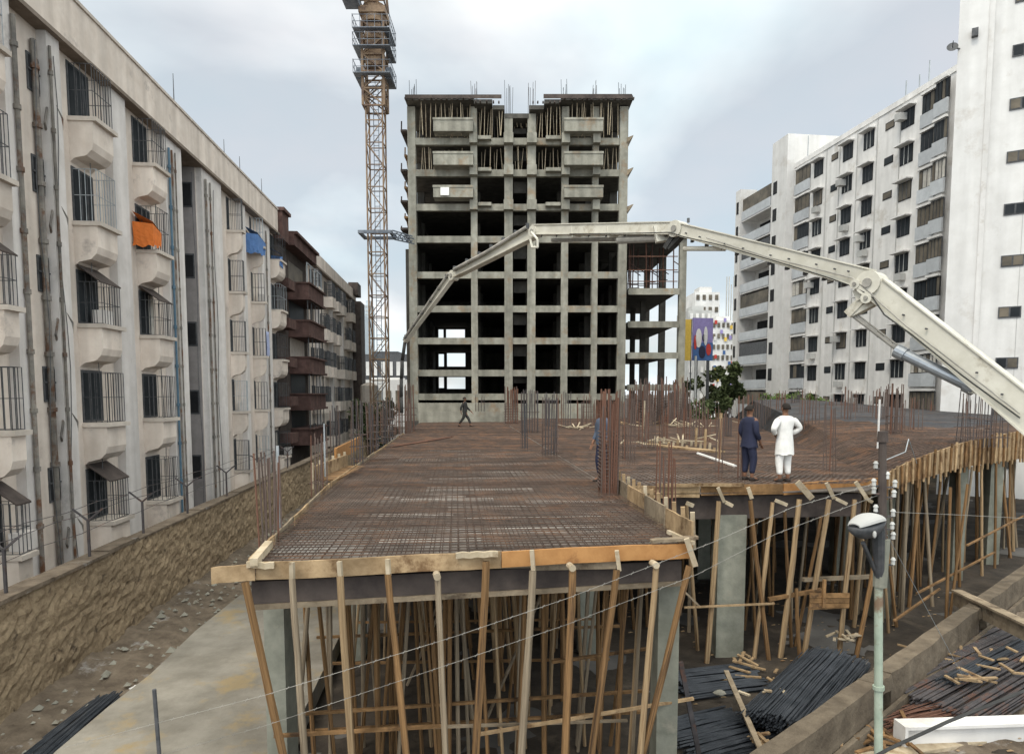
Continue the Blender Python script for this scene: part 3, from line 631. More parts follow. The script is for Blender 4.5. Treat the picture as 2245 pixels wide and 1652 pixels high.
for k in range(5):
    t = k/5; w_ = .95-.65*t; zz_ = z+1.4+(mast_top-z-1.4)*t
    for s in (-1,1): mb.bar((-w_,s*w_,zz_),(w_,s*w_,zz_),.1); mb.bar((s*w_,-w_,zz_),(s*w_,w_,zz_),.1); mb.bar((-w_,s*w_,zz_),(w_*.8,s*w_*.8,zz_+1.4),.09)
mb.build('tower_head','crane',cr,local=True)
# tie to the tower
mb = MB(); z = CZ(515); x1_ = ll(895,515,CD)[0]-cx0
mb.box(-1.35,1.35,-1.2,-1.0,z-.12,z+.12); mb.box(-1.35,1.35,1.0,1.2,z-.12,z+.12); mb.box(-1.35,-1.15,-1.0,1.0,z-.12,z+.12); mb.box(1.15,1.35,-1.0,1.0,z-.12,z+.12)
for s in (-.5,.5):
    mb.bar((1.3,s,z+.25),(x1_+.2,s+1.4,z+.1),.09); mb.bar((1.3,s,z-.25),(x1_+.2,s+1.4,z-.3),.09)
for k in range(4):
    t0 = 1.3+(x1_-1.3)*k/4; t1 = 1.3+(x1_-1.3)*(k+1)/4; mb.bar((t0,-.4+1.4*k/4,z-.25),(t1,-.3+1.4*(k+1)/4,z+.2),.07); mb.bar((t0,.5+1.4*k/4,z+.25),(t1,.5+1.4*(k+1)/4,z-.25),.07)
mb.build('wall_tie','crane_grey',cr,local=True)
# ================================================================ DECKS
def pt(px, d, z):
    w_ = d*math.cos(PITCH) - (z-CAMZ)*math.sin(PITCH)
    return F0*d + RT*((px-CX)/FPX*w_) + UZ*z
FL, FR = az(541,1238,DZ), az(1520,1194,DZ)
P2, P3, P4 = az(1347,1072,DZ), az(1900,1064,DZ), az(1935,1052,DZ)
BB = az(1610,916,DZ)
YF = 47.0
flat = [(FL.x,FL.y),(FR.x,FR.y),(P2.x,P2.y),(P3.x,P3.y),(P4.x,P4.y),(BB.x,BB.y),(BB.x-6,YF+6),(P2.x+3,YF+8),(-2.5,YF),(-2.72,20),(-2.75,14)]
def inside_iv(poly, axis, v):
    xs = []
    for (a, b) in zip(poly, poly[1:]+poly[:1]):
        p, q = (a[axis], b[axis]); o = 1-axis
        if (p-v)*(q-v) < 0: t = (v-p)/(q-p); xs.append(a[o]+(b[o]-a[o])*t)
    xs.sort(); return list(zip(xs[::2], xs[1::2]))
dk = empty('formwork_deck', (0, 10, DZ-.3), 'large plywood formwork deck carrying the rusty rebar mats', 'deck')
mb = MB(); mb.prism(flat, DZ-.13, DZ-.10); mb.build('plywood','ply',dk)
for k in range(62):       # separate dusty sheets showing between the bars
    y_ = 9.1+k*.42+rnd.uniform(-.1,.1); x_ = rnd.uniform(-1.6,.4) if k%3 else rnd.uniform(-2.3,1.6); wx_ = rnd.uniform(.8,2.4); hy_ = rnd.uniform(.12,.45)
    mb = MB(); mb.box(x_, min(3.05,x_+wx_), y_, y_+hy_, DZ-.098, DZ-.078-.0003*k); mb.build('plywood_sheet','ply_pale' if k%4 else 'ply',dk)
# joists and beams below
mb = MB(); y = FL.y+.5
while y < YF:
    for a, b in inside_iv(flat, 1, y): mb.box(a+.05, b-.05, y, y+.09, DZ-.27, DZ-.132)
    y += .75
mb.build('joist','timber_grey',dk)
# front band beam (cast concrete formwork) set back a little
u = (FR-FL); u.z = 0; LN = u.length; u.normalize(); nrm = V(-u.y, u.x, 0)
def fs(px, z, off=0.0):                                   # point on the front edge plane seen in pixel column px
    o = FL + nrm*off
    # solve with two pixel rays
    r = ray(px, 1240); t = (o-EYE).dot(nrm)/r.dot(nrm); p = EYE+r*t; p.z = z; return p
mb = MB(); a, b = fs(552,DZ,.18), fs(1490,DZ,.18)
mb.bar((a.x,a.y,DZ-.37),(b.x,b.y,DZ-.37),.12,.27); mb.build('band_beam','dark_wood',dk)
mb = MB(); mb.bar((a.x,a.y,DZ-.54),(b.x,b.y,DZ-.54),.20,.06); mb.build('ledger','timber_grey',dk)
def inset_line(p, q, off):
    d = (q-p).normalized(); return p+V(-d.y,d.x,0)*off, q+V(-d.y,d.x,0)*off
mb = MB()
for p, q in ((P2, P3),): a, b = inset_line(p,q,.25); mb.bar((a.x,a.y,DZ-.45),(b.x,b.y,DZ-.45),.15,.5)
mb.build('band_beam','dark_wood',dk)
mb = MB()
for yy in (14.6, 20.5, 27, 33): mb.box(-2.6, 3.2, yy, yy+.35, DZ-.65, DZ-.272)
for yy in (20.5, 27, 33): mb.box(3.2, 9.6, yy, yy+.35, DZ-.65, DZ-.272)
for xx in (-2.4, 2.7): mb.box(xx, xx+.3, FL.y+.9, 40, DZ-.62, DZ-.274)
for xx in (7.5,): mb.box(xx, xx+.3, 15.5, 40, DZ-.62, DZ-.274)
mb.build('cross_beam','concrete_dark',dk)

# rebar mats
def matmesh(poly, sx, sy, z, r, jit=.012, slope=None):
    mb = MB(); xs = [p[0] for p in poly]; ys = [p[1] for p in poly]
    def seg(p, q):
        p = Vector(p); q = Vector(q); d = (q-p).normalized(); a = d.cross(V(0,0,1)).normalized()*r; b = V(0,0,r)
        mb.add([p-a, p+a, p+b*1.5, q-a, q+a, q+b*1.5], [(0,2,5,3),(2,1,4,5)])
    v = min(xs)+.08
    while v < max(xs):
        for a, b in inside_iv(poly, 0, v):
            n = max(1, int((b-a)/5)); j0 = rnd.uniform(-jit,jit)
            for k in range(n):
                j1 = rnd.uniform(-jit,jit); seg((v+j0,a+.06+(b-a-.12)*k/n,z),(v+j1,a+.06+(b-a-.12)*(k+1)/n,z+rnd.uniform(-.008,.008))); j0 = j1
        v += sx*rnd.uniform(.93,1.07)
    v = min(ys)+.08
    while v < max(ys):
        for a, b in inside_iv(poly, 1, v): seg((a+.05,v+rnd.uniform(-jit,jit),z+.016),(b-.05,v+rnd.uniform(-jit,jit),z+.016))
        v += sy*rnd.uniform(.9,1.1)
    return mb
front_poly = [(FL.x+.02,FL.y),(FR.x-.02,FR.y),(P2.x-.05,P2.y),(P2.x-.05,24),(-2.68,24),(-2.7,14)]
tag(matmesh(front_poly, .115, .16, DZ-.06, .0065).build('rebar_mat','rust_mat'), 'near lower layer of rusty rebar mat on front deck', 'rebar mat', 'rebar mats')
tag(matmesh(front_poly, .12, .16, DZ+.02, .007).build('rebar_mat','rust_mat'), 'near upper layer of rusty rebar mat on front deck', 'rebar mat', 'rebar mats')
far_poly = [(-2.68,24),(P2.x-.05,24),(P2.x-.05,YF+3),(-2.5,YF-.5)]
tag(matmesh(far_poly, .15, .24, DZ+.0, .012).build('rebar_mat','rust_mat'), 'far stretch of brown rebar mat leading to the low wall', 'rebar mat', 'rebar mats')
right_poly = [(P2.x-.12,P2.y+.1),(P3.x,P3.y+.05),(P4.x,P4.y),(BB.x,BB.y),(BB.x-6,YF+5),(P2.x+3,YF+6),(P2.x-.12,YF)]
tag(matmesh(right_poly, .15, .2, DZ+.03, .011).build('rebar_mat','rust_mat'), 'wide brown rebar mat on right deck where two men stand', 'rebar mat', 'rebar mats')
# scattered strips and panels on the mats
def flatbox(p, q, w_, t, name, m, label, cat, group=None, z=None):
    mb = MB(); mb.bar(p, q, w_, t); o = mb.build(name, m); return tag(o, label, cat, group)
for (x0,y0,x1,y1,w_,m,lb) in ((928,958,1050,960,.25,'timber_grey','pale plank lying across the mat near walking man'),(930,1045,1120,1040,.5,'ply','dusty pale board under the mat about mid deck'),(905,1088,1150,1078,.35,'ply','long dusty board under the mat nearer than mid deck'),(780,1012,870,1005,.2,'rust_red','reddish rebar bundle lying at left of deck')):
    a, b = az(x0,y0,DZ-.09), az(x1,y1,DZ-.09); flatbox((a.x,a.y,DZ-.075),(b.x,b.y,DZ-.075),w_,.03,'board',m,lb,'board','boards on the deck')
a, b = az(1530,994,DZ+.06), az(1612,1022,DZ+.06); mb = MB(); mb.tube(a,b,.05,n=8); tag(mb.build('white_pole','white'),'white pole lying on right deck beside man in dark blue','pole')
a, b = az(700,1012,DZ+.05), az(1, 1, 9) if False else az(935,940,DZ+.05)
mb = MB()
for k in range(9): yy = 24+k*.05; mb.tube((-2.4+.02*k,25+.12*k,DZ+.06),(-.3+.02*k,24.3+.12*k+6,DZ+.06),.012,n=5)
tag(mb.build('rebar_bundle','rust_red'),'orange red rebar bundle lying at far left of deck','rebar')

# ramp (ruled surface) behind the curved edge
E = [(1935,1050,None),(1985,1024,17.0),(2040,1002,18.4),(2110,978,20.3),(2180,962,22.3),(2245,950,24.2),(2330,938,27),(2430,928,30)]
Ep = [P4.copy()] + [ad(a,b,c_) for a,b,c_ in E[1:]]
Rm = [ad(1610,914,50), ad(1650,878,50), ad(1730,875,48), ad(1840,882,45), ad(1950,893,42), ad(2070,903,38), ad(2180,911,35.5), ad(2300,920,33.5)]
Rm[0] = BB.copy()
def rs(i, j, n=14):
    i0 = min(int(i), len(Ep)-2); f = i-i0; a = Ep[i0].lerp(Ep[i0+1], f); b = Rm[i0].lerp(Rm[i0+1], f); t = j/n
    p = a.lerp(b, t); return p
mb = MB(); nu, nv = 28, 14; vs = []
for i in range(nu+1):
    for j in range(nv+1): vs.append(rs(i*7/nu, j)-V(0,0,.03))
n0 = len(vs); vs += [p-V(0,0,.12) for p in vs]; fs_ = []
for i in range(nu):
    for j in range(nv): a = i*(nv+1)+j; fs_.append((a,a+nv+1,a+nv+2,a+1)); fs_.append((n0+a,n0+a+1,n0+a+nv+2,n0+a+nv+1))
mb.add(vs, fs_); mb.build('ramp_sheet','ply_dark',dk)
mb = MB(); mb2 = MB(); r = .016
def seg2(p, q, mb):
    d = (q-p).normalized(); a = d.cross(V(0,0,1)).normalized()*r; b = V(0,0,r*1.5); mb.add([p-a,p+a,p+b,q-a,q+a,q+b],[(0,2,5,3),(2,1,4,5)])
for i in range(150):
    s = 7*i/149; sp = 4.5+1.5*math.sin(s*1.3); seg2(rs(s,0.05), rs(s,sp), mb2); seg2(rs(s,sp), rs(s,13.95), mb)
for j in range(110):
    jj = .05+13.9*j/109
    for k in range(14): seg2(rs(k*.5,jj)+V(0,0,.02), rs(k*.5+.5,jj)+V(0,0,.02), mb if jj > 4.5+1.5*math.sin(k*.65) else mb2)
tag(mb.build('rebar_mat','mat_grey'),'blue grey rebar mat on the rear half of curved ramp at right','rebar mat','rebar mats')
tag(mb2.build('rebar_mat','rust_mat'),'brown rebar mat on the near half of curved ramp at right','rebar mat','rebar mats')

# low wall at the far end of the deck and dark wall added to block the bright view below
mb = MB(); a, b = az(918,926,DZ), az(1102,922,DZ); b = V(b.x, a.y+.3, 0)
mb.box(a.x, b.x, a.y, a.y+.25, DZ-.1, DZ+.75); mb.box(a.x-.03,b.x+.03,a.y+.1,a.y+.27,DZ+.753,DZ+1.35)
tag(mb.build('low_wall','concrete'),'low pale concrete wall between deck and tower behind walking man','wall')
mb = MB(); mb.box(-4, 60, 54, 54.3, 0, DZ-.14); tag(mb.build('dark_backing_wall','concrete_dark'),'dark wall added far back to keep the space under the decks dark','wall')

# ---------------------------------------------------------------- edge boards
def board(a, b, h, t, m, label, grp='edge boards of the deck', parent=None, name='edge_board'):
    mb = MB(); n = 6; top = [a.lerp(b, k/n)+V(0,0,rnd.uniform(-.008,.008)) for k in range(n+1)]
    d = (b-a); d.z = 0; d.normalize(); q = V(-d.y, d.x, 0)*t
    mb.loft([[p, p+q, p+q-V(0,0,h), p-V(0,0,h)] for p in top]); return tag(mb.build(name, m), label, 'board', grp)
o = lambda px, z, off=-.05: fs(px, z, off)
board(o(462,DZ+.0), o(558,DZ+.01), .19, .03, 'timber', 'pale board end jutting left past front corner of deck')
board(o(560,DZ+.03,-.02), o(1098,DZ+.03,-.02), .21, .035, 'timber', 'pale weathered edge board on left half of deck front')
board(o(1100,DZ+.035,-.03), o(1518,DZ+.035,-.03), .20, .035, 'timber_orange', 'orange brown edge board on right half of deck front')
board(o(1000,DZ+.055,-.09), o(1092,DZ+.05,-.09), .07, .05, 'timber_fresh', 'short pale batten nailed over joint of front boards')
board(o(540,DZ+.06,-.10), o(600,DZ+.03,-.10), .07, .06, 'timber_fresh', 'short pale batten at front left corner of deck')
board(o(1430,DZ+.09,-.02), o(1530,DZ+.12,-.06), .04, .12, 'timber_grey', 'thin grey board lying over front right corner')
# side boards
def sideboards(p, q, n, h, m, lab, grp):
    for k in range(n):
        a = p.lerp(q, k/n); b = p.lerp(q, (k+1)/n-.01); tilt = rnd.uniform(-.01,.03); a.z += tilt; board(a, b, h, .03, m if k%2 else 'timber', lab, grp)
p, q = FR.copy(), P2.copy(); p.z = q.z = DZ+.28
sideboards(p, q, 4, .42, 'timber_grey', 'ochre side board standing along right edge of front deck', 'side boards right of front deck')
p, q = V(-2.76,14,DZ+.06), FL.copy(); p = V(-2.78, 22, DZ+.06); q.z = DZ+.06
sideboards(V(-2.77,15,DZ+.06), q, 5, .26, 'timber_grey', 'thin board along left edge of front deck', 'side boards left of front deck')
sideboards(V(-2.62,34,DZ+.06), V(-2.77,15,DZ+.06), 5, .26, 'timber_grey', 'thin board along far left edge of deck', 'far side boards left of deck')
a, b = P2.copy(), P3.copy(); a.z = b.z = DZ+.06
board(a, a.lerp(b,.33), .26, .04, 'timber', 'pale edge board below feet of rebar at left of right deck')
board(a.lerp(b,.335), a.lerp(b,.66), .22, .04, 'timber_brown', 'brown edge board below the two men')
board(a.lerp(b,.665), P4+V(0,0,.06), .24, .04, 'timber_orange', 'orange edge board between white clad man and curved ramp')
board(a.lerp(b,.16)+V(0,-.07,.05), a.lerp(b,.5)+V(0,-.07,.04), .07, .05, 'timber', 'thin rail nailed along top of right deck edge')
# corner blocks
def stick(a, b, w_, h_, m, label, cat='cleat', grp='cleats on deck edges', name='timber_cleat'):
    mb = MB(); mb.bar(a, b, w_, h_, up=(.3,1,0)); return tag(mb.build(name, m), label, cat, grp)
def fd(px, py, off=-.12):                                    # pixel on plane just before the front boards
    o_ = FL+nrm*off; r = ray(px,py); t = (o_-EYE).dot(nrm)/r.dot(nrm); return EYE+r*t
stick(fd(556,1232), fd(590,1192,.6), .09, .09, 'timber_fresh', 'pale upright block at front left corner')
for i, (x0,y0,x1,y1) in enumerate(((640,1232,641,1268),(744,1230,747,1268),(850,1225,852,1262),(1166,1205,1170,1258),(1352,1206,1358,1250))):
    stick(fd(x0,y0), fd(x1,y1), .05, .05, 'timber_fresh', 'fresh sawn vertical cleat over front board, %s from left' % ('first second third fourth fifth'.split()[i]), grp='cleats on the front board')
stick(fd(1505,1180), fd(1525,1240), .07, .05, 'timber_fresh', 'tilted pale cleat at front right corner')
stick(fd(1465,1165,.6), fd(1520,1190), .05, .05, 'timber_fresh', 'short pale offcut leaning on right corner of front deck')
dE = (P3-P2).normalized(); nE = V(-dE.y,dE.x,0)
def ed(px, py, off=-.12):
    o_ = P2+nE*off; r = ray(px,py); t = (o_-EYE).dot(nE)/r.dot(nE); return EYE+r*t
for i, (x0,y0,x1,y1,w_) in enumerate(((1574,1068,1588,1100,.07),(1640,1068,1648,1092,.08),(1748,1056,1780,1092,.13),(1812,1058,1828,1092,.08),(1876,1056,1900,1092,.08),(1505,1102,1520,1108,.08),(1700,1096,1725,1106,.07),(1832,1092,1856,1104,.07),(1896,1090,1912,1100,.07),(1590,1100,1606,1108,.07))):
    stick(ed(x0,y0), ed(x1,y1), w_, .06, 'timber_fresh', ['slim cleat right of the rebar at right deck edge','short cleat just left of the men','broad bright cleat under the white clad man','cleat right of the white clad man','cleat beside the utility pole top','small cleat above first prop of right deck','small cleat between the crossed props','small cleat on prop right of broad cleat','small cleat under the utility pole side','small cleat at head of second prop of right deck'][i], grp='cleats on the right deck edge')
for i in range(12):
    t = (i+.5)/12; a = FR.lerp(P2,t); a.z = DZ+.30; stick(a+V(.05,0,.1), a+V(.09,.03,-.42), .06, .05, 'timber_fresh' if i%3==0 else 'timber', 'small vertical stay outside right side boards of front deck', grp='stays on right side boards')
# curved fascia with battens
def along(t):                                          # t 0..len(Ep)-1
    i = min(int(t), len(Ep)-2); return Ep[i].lerp(Ep[i+1], t-i)
fh = lambda t: .38+.62*min(1,t/5)
nb = 7
for k in range(nb):
    mb = MB(); rr_ = []
    for s in range(5):
        t = 7*(k+s/4)/nb; p = along(min(6.999,t))+V(0,0,.12); dd = (along(min(7,t+.05))-along(max(0,t-.05))).normalized(); q = V(dd.y,-dd.x,0)*.04
        rr_.append([p,p+q,p+q-V(0,0,fh(t)),p-V(0,0,fh(t))])
    mb.loft(rr_); tag(mb.build('curved_fascia','timber_brown' if k%2 else 'timber'), 'brown fascia panel of curved ramp edge, number %s from utility pole' % ('one two three four five six seven'.split()[k]), 'panel', 'fascia panels of the curved ramp')
ts = [.02]
while ts[-1] < 6.9:
    p = along(ts[-1]); q = along(min(7,ts[-1]+.2)); step = .2*rnd.uniform(.36,.50)/max(.01,(q-p).length); ts.append(ts[-1]+step)
for i, t in enumerate(ts[:-1]):
    p = along(t); dd = (along(min(7,t+.05))-p).normalized(); q = V(dd.y,-dd.x,0); h = fh(t)
    mb = MB(); a = p+q*.08+V(0,0,.15+rnd.uniform(-.04,.08)); mb.bar(a, a-V(rnd.uniform(-.03,.03),0,h+.12+rnd.uniform(-.04,.12)), .045,.05); tag(mb.build('batten','timber' if i%3 else 'timber_brown'), 'upright timber batten on outside of the curved ramp fascia', 'batten', 'battens along the curved ramp')

# ---------------------------------------------------------------- timber props under the decks
Gf = 'timber props along deck front'
front = [(535,1275,1.5,'timber_brown',.115,'orange brown prop leaning inward at the left front corner'),
 (641,1268,.065,'timber_grey',.105,'grey prop just right of the left concrete column'),
 (747,1262,.055,'timber',.11,'prop under second cleat of front board'),
 (851,1258,.094,'timber_brown',.11,'prop under third cleat, foot drifting right'),
 (958,1262,.045,'timber_grey',.10,'slim grey prop with round white head near middle of deck front'),
 (1064,1230,-.045,'timber_brown',.12,'prop reaching up over front board at the batten joint'),
 (1166,1250,-.05,'timber_grey',.12,'pale prop under fourth cleat of front board'),
 (1253,1248,-.035,'timber_brown',.13,'stout prop with round white head right of middle'),
 (1350,1248,-.12,'timber_brown',.115,'prop under fifth cleat leaning left at its foot'),
 (1436,1240,-.075,'timber',.11,'pale prop with white head just left of right concrete column'),
 (1512,1240,-.235,'timber_brown',.11,'long prop slanting across the right concrete column')]
front[0] = (536,1275,.205,)+front[0][3:]
for px,py,sl_,m,dia,lab in front:
    a = fd(px,py,-.14); dd = (a-EYE).dot(F0); yb = CAMZ and 862+5.8*FPX/dd; b = pt(px+sl_*(yb-py), dd, 0.0)
    prop(b, a, dia*.86, m, lab, Gf)
for px,py in ((958,1262),(1253,1243),(1436,1237)):
    a = fd(px,py,-.17); mb = MB(); mb.tube(a-nrm*.05, a+nrm*.1, .045, n=10); tag(mb.build('prop_wedge','timber_fresh'), {958:'round pale wedge on slim grey prop near middle',1253:'round pale wedge on stout prop right of middle',1436:'round pale wedge near right concrete column'}[px], 'wedge','wedges under the front board')
second = [(x_, rnd.uniform(-.09,.09)) for x_ in range(650,1440,36)]+[(690,.09),(715,.02),(780,-.02),(905,.04),(985,.0),(1000,.01),(1078,.05),(1146,-.03),(1195,0.0),(1232,.02),(1320,-.11),(1386,-.10),(1410,-.05),(660,.06),(755,.04),(820,.02)]
for px, sl_ in second:
    d = 9.3+rnd.uniform(0,1.6); py = 862+2.35*FPX/d; yb = 862+5.8*FPX/d; z1 = DZ-.28
    prop(pt(px+sl_*(yb-py), d, 0), pt(px, d, z1), rnd.uniform(.055,.085), rnd.choice(('timber_brown','timber_grey','timber','timber_brown')), 'thin prop in second row behind the front props', 'timber props in second row')
Gi = 'timber props deep under the front deck'; deep = MB()
for i in range(190):
    x = rnd.uniform(-2.4,3.0); y = 10.2+ (i/190)**.9*20+rnd.uniform(-.3,.3); a = V(x,y,DZ-.28); b = V(x+rnd.gauss(0,.24),y+rnd.gauss(0,.2),0)
    if i < 90: prop(b, a, rnd.uniform(.045,.09), rnd.choice(('timber_brown','timber_grey','timber_brown','timber')), 'timber prop standing in shade deep under the front deck', Gi)
    else: deep.tube(b, a, .035, n=6)
Gr = 'timber props along right deck edge'
for px,py,pxb,pyb,m,dia,lab in ((1507,1105,1522,1330,'timber',.09,'first prop at inner corner of right deck'),(1577,1098,1552,1436,'timber',.12,'stout prop left of the wide concrete column'),
  (1644,1096,1684,1448,'timber_brown',.10,'prop crossing like an X, head to the left'),(1692,1100,1655,1450,'timber',.10,'prop crossing like an X, head to the right'),
  (1754,1094,1712,1446,'timber',.13,'stout prop under the white clad man'),(1816,1094,1765,1440,'timber',.12,'prop leaning left above the crate tray'),
  (1872,1094,1843,1420,'timber',.115,'pale prop passing behind the crate tray at its right'),(1925,1190,1878,1450,'timber_brown',.11,'short brown prop beside the utility pole'),
  (1745,1290,1755,1480,'timber_brown',.09,'low dark prop under the crate tray left side'),(1800,1130,1742,1440,'timber_brown',.08,'thin inner prop left of crate tray'),(1722,1120,1735,1440,'timber_brown',.08,'thin inner prop behind crossed props'),(1850,1320,1838,1445,'timber',.08,'prop stub below right end of crate tray')):
    a = ed(px,py,.1 if 'inner' in lab else -.1); d = (a-EYE).dot(F0)+(.6 if 'inner' in lab else 0); b = pt(px+(pxb-px)*((862+5.8*FPX/d)-py)/(pyb-py), d, 0)
    if 'low' in lab or 'stub' in lab: a = pt(px, d-.2, CAMZ-(py-862)/FPX*d)
    prop(b, a, dia, m, lab, Gr)
G5 = 'timber props under the curved ramp'
t = .25
while t < 6.6:
    p = along(t); z1 = p.z-fh(t)+.1; off = rnd.uniform(-.1,1.0); dd = (along(t+.05)-p).normalized(); q = V(-dd.y,dd.x,0)*off
    prop(V(p.x+q.x+rnd.gauss(0,.22),p.y+q.y+rnd.gauss(0,.1),0), V(p.x+q.x,p.y+q.y,z1), rnd.uniform(.07,.115), rnd.choice(('timber_brown','timber','timber_grey','timber_brown')), 'slender timber prop carrying the curved ramp edge at right', G5)
    t += rnd.uniform(.07,.13)
G6 = 'timber props deep under the right deck'
for i in range(110):
    x = rnd.uniform(4,13); y = 15.5+rnd.uniform(0,1)**1.2*16
    if y < 19.2: prop(V(x+rnd.gauss(0,.2),y+rnd.gauss(0,.2),0), V(x,y,DZ-.28), rnd.uniform(.06,.10), rnd.choice(('timber_brown','timber_grey')), 'timber prop standing in shade deep under the right deck', G6)
    else: deep.tube((x+rnd.gauss(0,.2),y+rnd.gauss(0,.2),0), (x,y,DZ-.28), .04, n=6)
tag(deep.build('timber_prop','timber_brown'), 'dim crowd of timber props far back under the decks', 'props', kind='stuff')
# bracing rails
def rail(a, b, w_, m, lab, grp='bracing rails'):
    mb = MB(); mb.bar(a, b, w_, w_*.8); tag(mb.build('brace_rail', m), lab, 'rail', grp)
rail(fd(600,1612,.0), fd(975,1590,.2), .045, 'timber_brown', 'thin rail across lower left front props')
rail(fd(880,1595,.3), fd(1375,1578,.5), .04, 'timber_grey', 'thin rail across middle front props')
rail(fd(1040,1610,.2), fd(1520,1530,.35), .045, 'timber', 'pale rail rising across lower right front props')
rail(fd(1210,1450,1.2), fd(1440,1418,1.3), .05, 'timber_brown', 'brown rail behind right front props')
rail(ed(1500,1331,-.2), ed(1698,1322,-.2), .045, 'timber', 'thin rail tying left props of right deck')
rail(ed(1500,1295,-.1), ed(1535,1330,-.1), .05, 'timber_grey', 'short diagonal strut at inner corner of right deck')
rail(ed(1685,1313,-.1), ed(1800,1292,-.1), .09, 'timber_brown', 'stout rail left of the crate tray')
rail(ed(1760,1270,.3), ed(1930,1262,.6), .10, 'timber_grey', 'grey rail behind the crate tray')
for k, (x0,y0,x1,y1,d0,d1) in enumerate(((1960,1360,2060,1290,15,16.5),(2010,1300,2180,1210,16,19),(2120,1195,2245,1130,18,22))):
    rail(ad(x0,y0,d0), ad(x1,y1,d1), .05, 'timber_brown', ['lowest rising rail across props of curved ramp','middle rising rail across props of curved ramp','upper rising rail across props of curved ramp'][k])
# deep interior: stringers tying the props, deeper rails and dim sheeting
for k, (y_, z_) in enumerate(((9.8,1.25),(10.4,.7),(11.6,1.7),(12.4,.8),(14.2,1.1),(13.4,1.9),(15.8,1.6),(18.2,1.9),(21,1.7),(24,1.9))):
    rail(V(-2.4,y_,z_+rnd.uniform(-.1,.1)), V(2.9,y_+rnd.uniform(-.2,.2),z_+rnd.uniform(-.1,.1)), .05, 'timber_brown', 'horizontal rail tying props in shade under the front deck', 'rails under the front deck')
for k in range(5):
    x_ = rnd.uniform(-2.0,1.8); y_ = 11+k*2.1; rail(V(x_,y_,.1), V(x_+1.3,y_+.3,2.9), .05, 'timber_grey', 'slanting brace in shade under the front deck', 'slanting braces under the front deck')
# timber tray hung on props
tr = empty('timber_tray', ed(1815,1350,-.3), 'brown timber tray of boards hung on props of right deck', 'tray')
a, b = ed(1775,1305,-.35), ed(1862,1305,-.35)
for k in range(3):
    mb = MB(); z = a.z-.11*k; mb.bar((a.x,a.y,z-.0),(b.x,b.y,z-.02),.03,.10); mb.build('board','timber_brown',tr)
mb = MB(); mb.bar((a.x,a.y+.02,a.z-.28),(b.x,b.y+.02,a.z-.28),.04,.05); mb.bar((a.x+.3,a.y-.03,a.z+.35),(a.x+.3,a.y-.02,a.z-.25),.06); mb.build('bearer','timber_brown',tr)

# ---------------------------------------------------------------- concrete columns below the decks
def column(px0, px1, d, z1, lab, z0=0.0, depth=None):
    a, b = pt(px0,d,1.8), pt(px1,d,1.8); w_ = (b-a).length; dp = depth or w_; mb = MB(); c = (a+b)/2+F0*dp/2
    rings = []
    for z in (z0,(z0+z1)*.5,z1):
        rings.append([c+RT*(w_/2*i)+F0*(dp/2*j)+UZ*(z-c.z) for i,j in ((-1,-1),(1,-1),(1,1),(-1,1))])
    mb.loft(rings); return tag(mb.build('concrete_column','concrete_column'), lab, 'column', 'concrete columns under the decks')
column(583,627,8.7,DZ-.62,'grey green column at left front corner of deck',depth=.45)
column(1441,1487,9.2,DZ-.62,'grey green column at right front corner of deck',depth=.45)
column(1573,1634,14.6,DZ-.62,'wide concrete column in shade under the right deck edge',depth=.5)
column(1925,1958,17.0,DZ-.3,'column behind the utility pole under ramp start')
column(2092,2117,20.8,DZ-.0,'column under the curved ramp, left of pair'); column(2168,2196,22.8,DZ+.1,'column under the curved ramp, right of pair')
for i, (x, y) in enumerate(((-2.4,14.6),(-2.4,20.5),(2.7,14.6),(2.7,20.5),(7.5,20.5),(12,20.5),(-2.4,27),(2.7,27),(7.5,27),(12,27))):
    mb = MB(); mb.box(x,x+.4,y-.03,y+.38,0,DZ-.63); tag(mb.build('concrete_column','concrete_column'),'dim concrete column far back under the decks','column','inner concrete columns')

# ---------------------------------------------------------------- starter bar clusters (column cages)
BM = {}
for m in ('rust','rust_red','rust_dark','steel_blue'):
    mb = MB(); mb.tube((0,0,0),(0,0,1),1,n=5); o_ = mb.build('vertical_bar', m); BM[m] = o_.data; bpy.data.objects.remove(o_)
def cage(px0, px1, yb, yt, n, m, lab, z=DZ, r=.012, th=.35, var=.12, ties=4, d=None, lean=.04):
    c = az((px0+px1)/2, yb, z) if d is None else pt((px0+px1)/2, d, z)
    d = c.dot(F0); a, b = pt(px0,d,z+1), pt(px1,d,z+1); wd = (b-a).length; h = ad(px0,yt,d).z-z
    e = empty('rebar_cage', c, lab, 'rebar cage', 'starter bars standing on the decks')
    for i in range(n):
        if n > 5: s = i % 2; k = (i//2+.5)/max(1,(n+1)//2)-.5
        else: s = i%2; k = (i+.5)/n-.5
        x = RT*(wd*k) + F0*(th*(s-.5)); o_ = bpy.data.objects.new('vertical_bar', BM[m if (i*7)%5 else ('rust_red' if m=='rust' else 'rust')]); COL.objects.link(o_); o_.parent = e
        L_ = h*(1-rnd.uniform(0,var)); tp = V(rnd.gauss(0,lean)*.6, rnd.gauss(0,lean)*.6, L_)
        o_.location = x-V(0,0,.15); o_.rotation_euler = tp.to_track_quat('Z','Y').to_euler(); o_.scale = (r,r,tp.length+.15)
    mb = MB(); hw, ht = wd/2, th/2
    for k in range(ties):
        mb = MB(); zz_ = .15+h*.55*k/max(1,ties); cs = [c+V(0,0,0)+RT*(i*hw)+F0*(j*ht)+V(0,0,zz_) for i,j in ((-1,-1),(1,-1),(1,1),(-1,1))]
        for p_, q_ in zip(cs, cs[1:]+cs[:1]): mb.bar(p_,q_,r*1.2)
        mb.build('tie','rust',e)
    return e
cage(573,622,1172,988,11,'rust','rust red bars standing beside front left of deck',r=.013,th=.3,ties=0,var=.2)
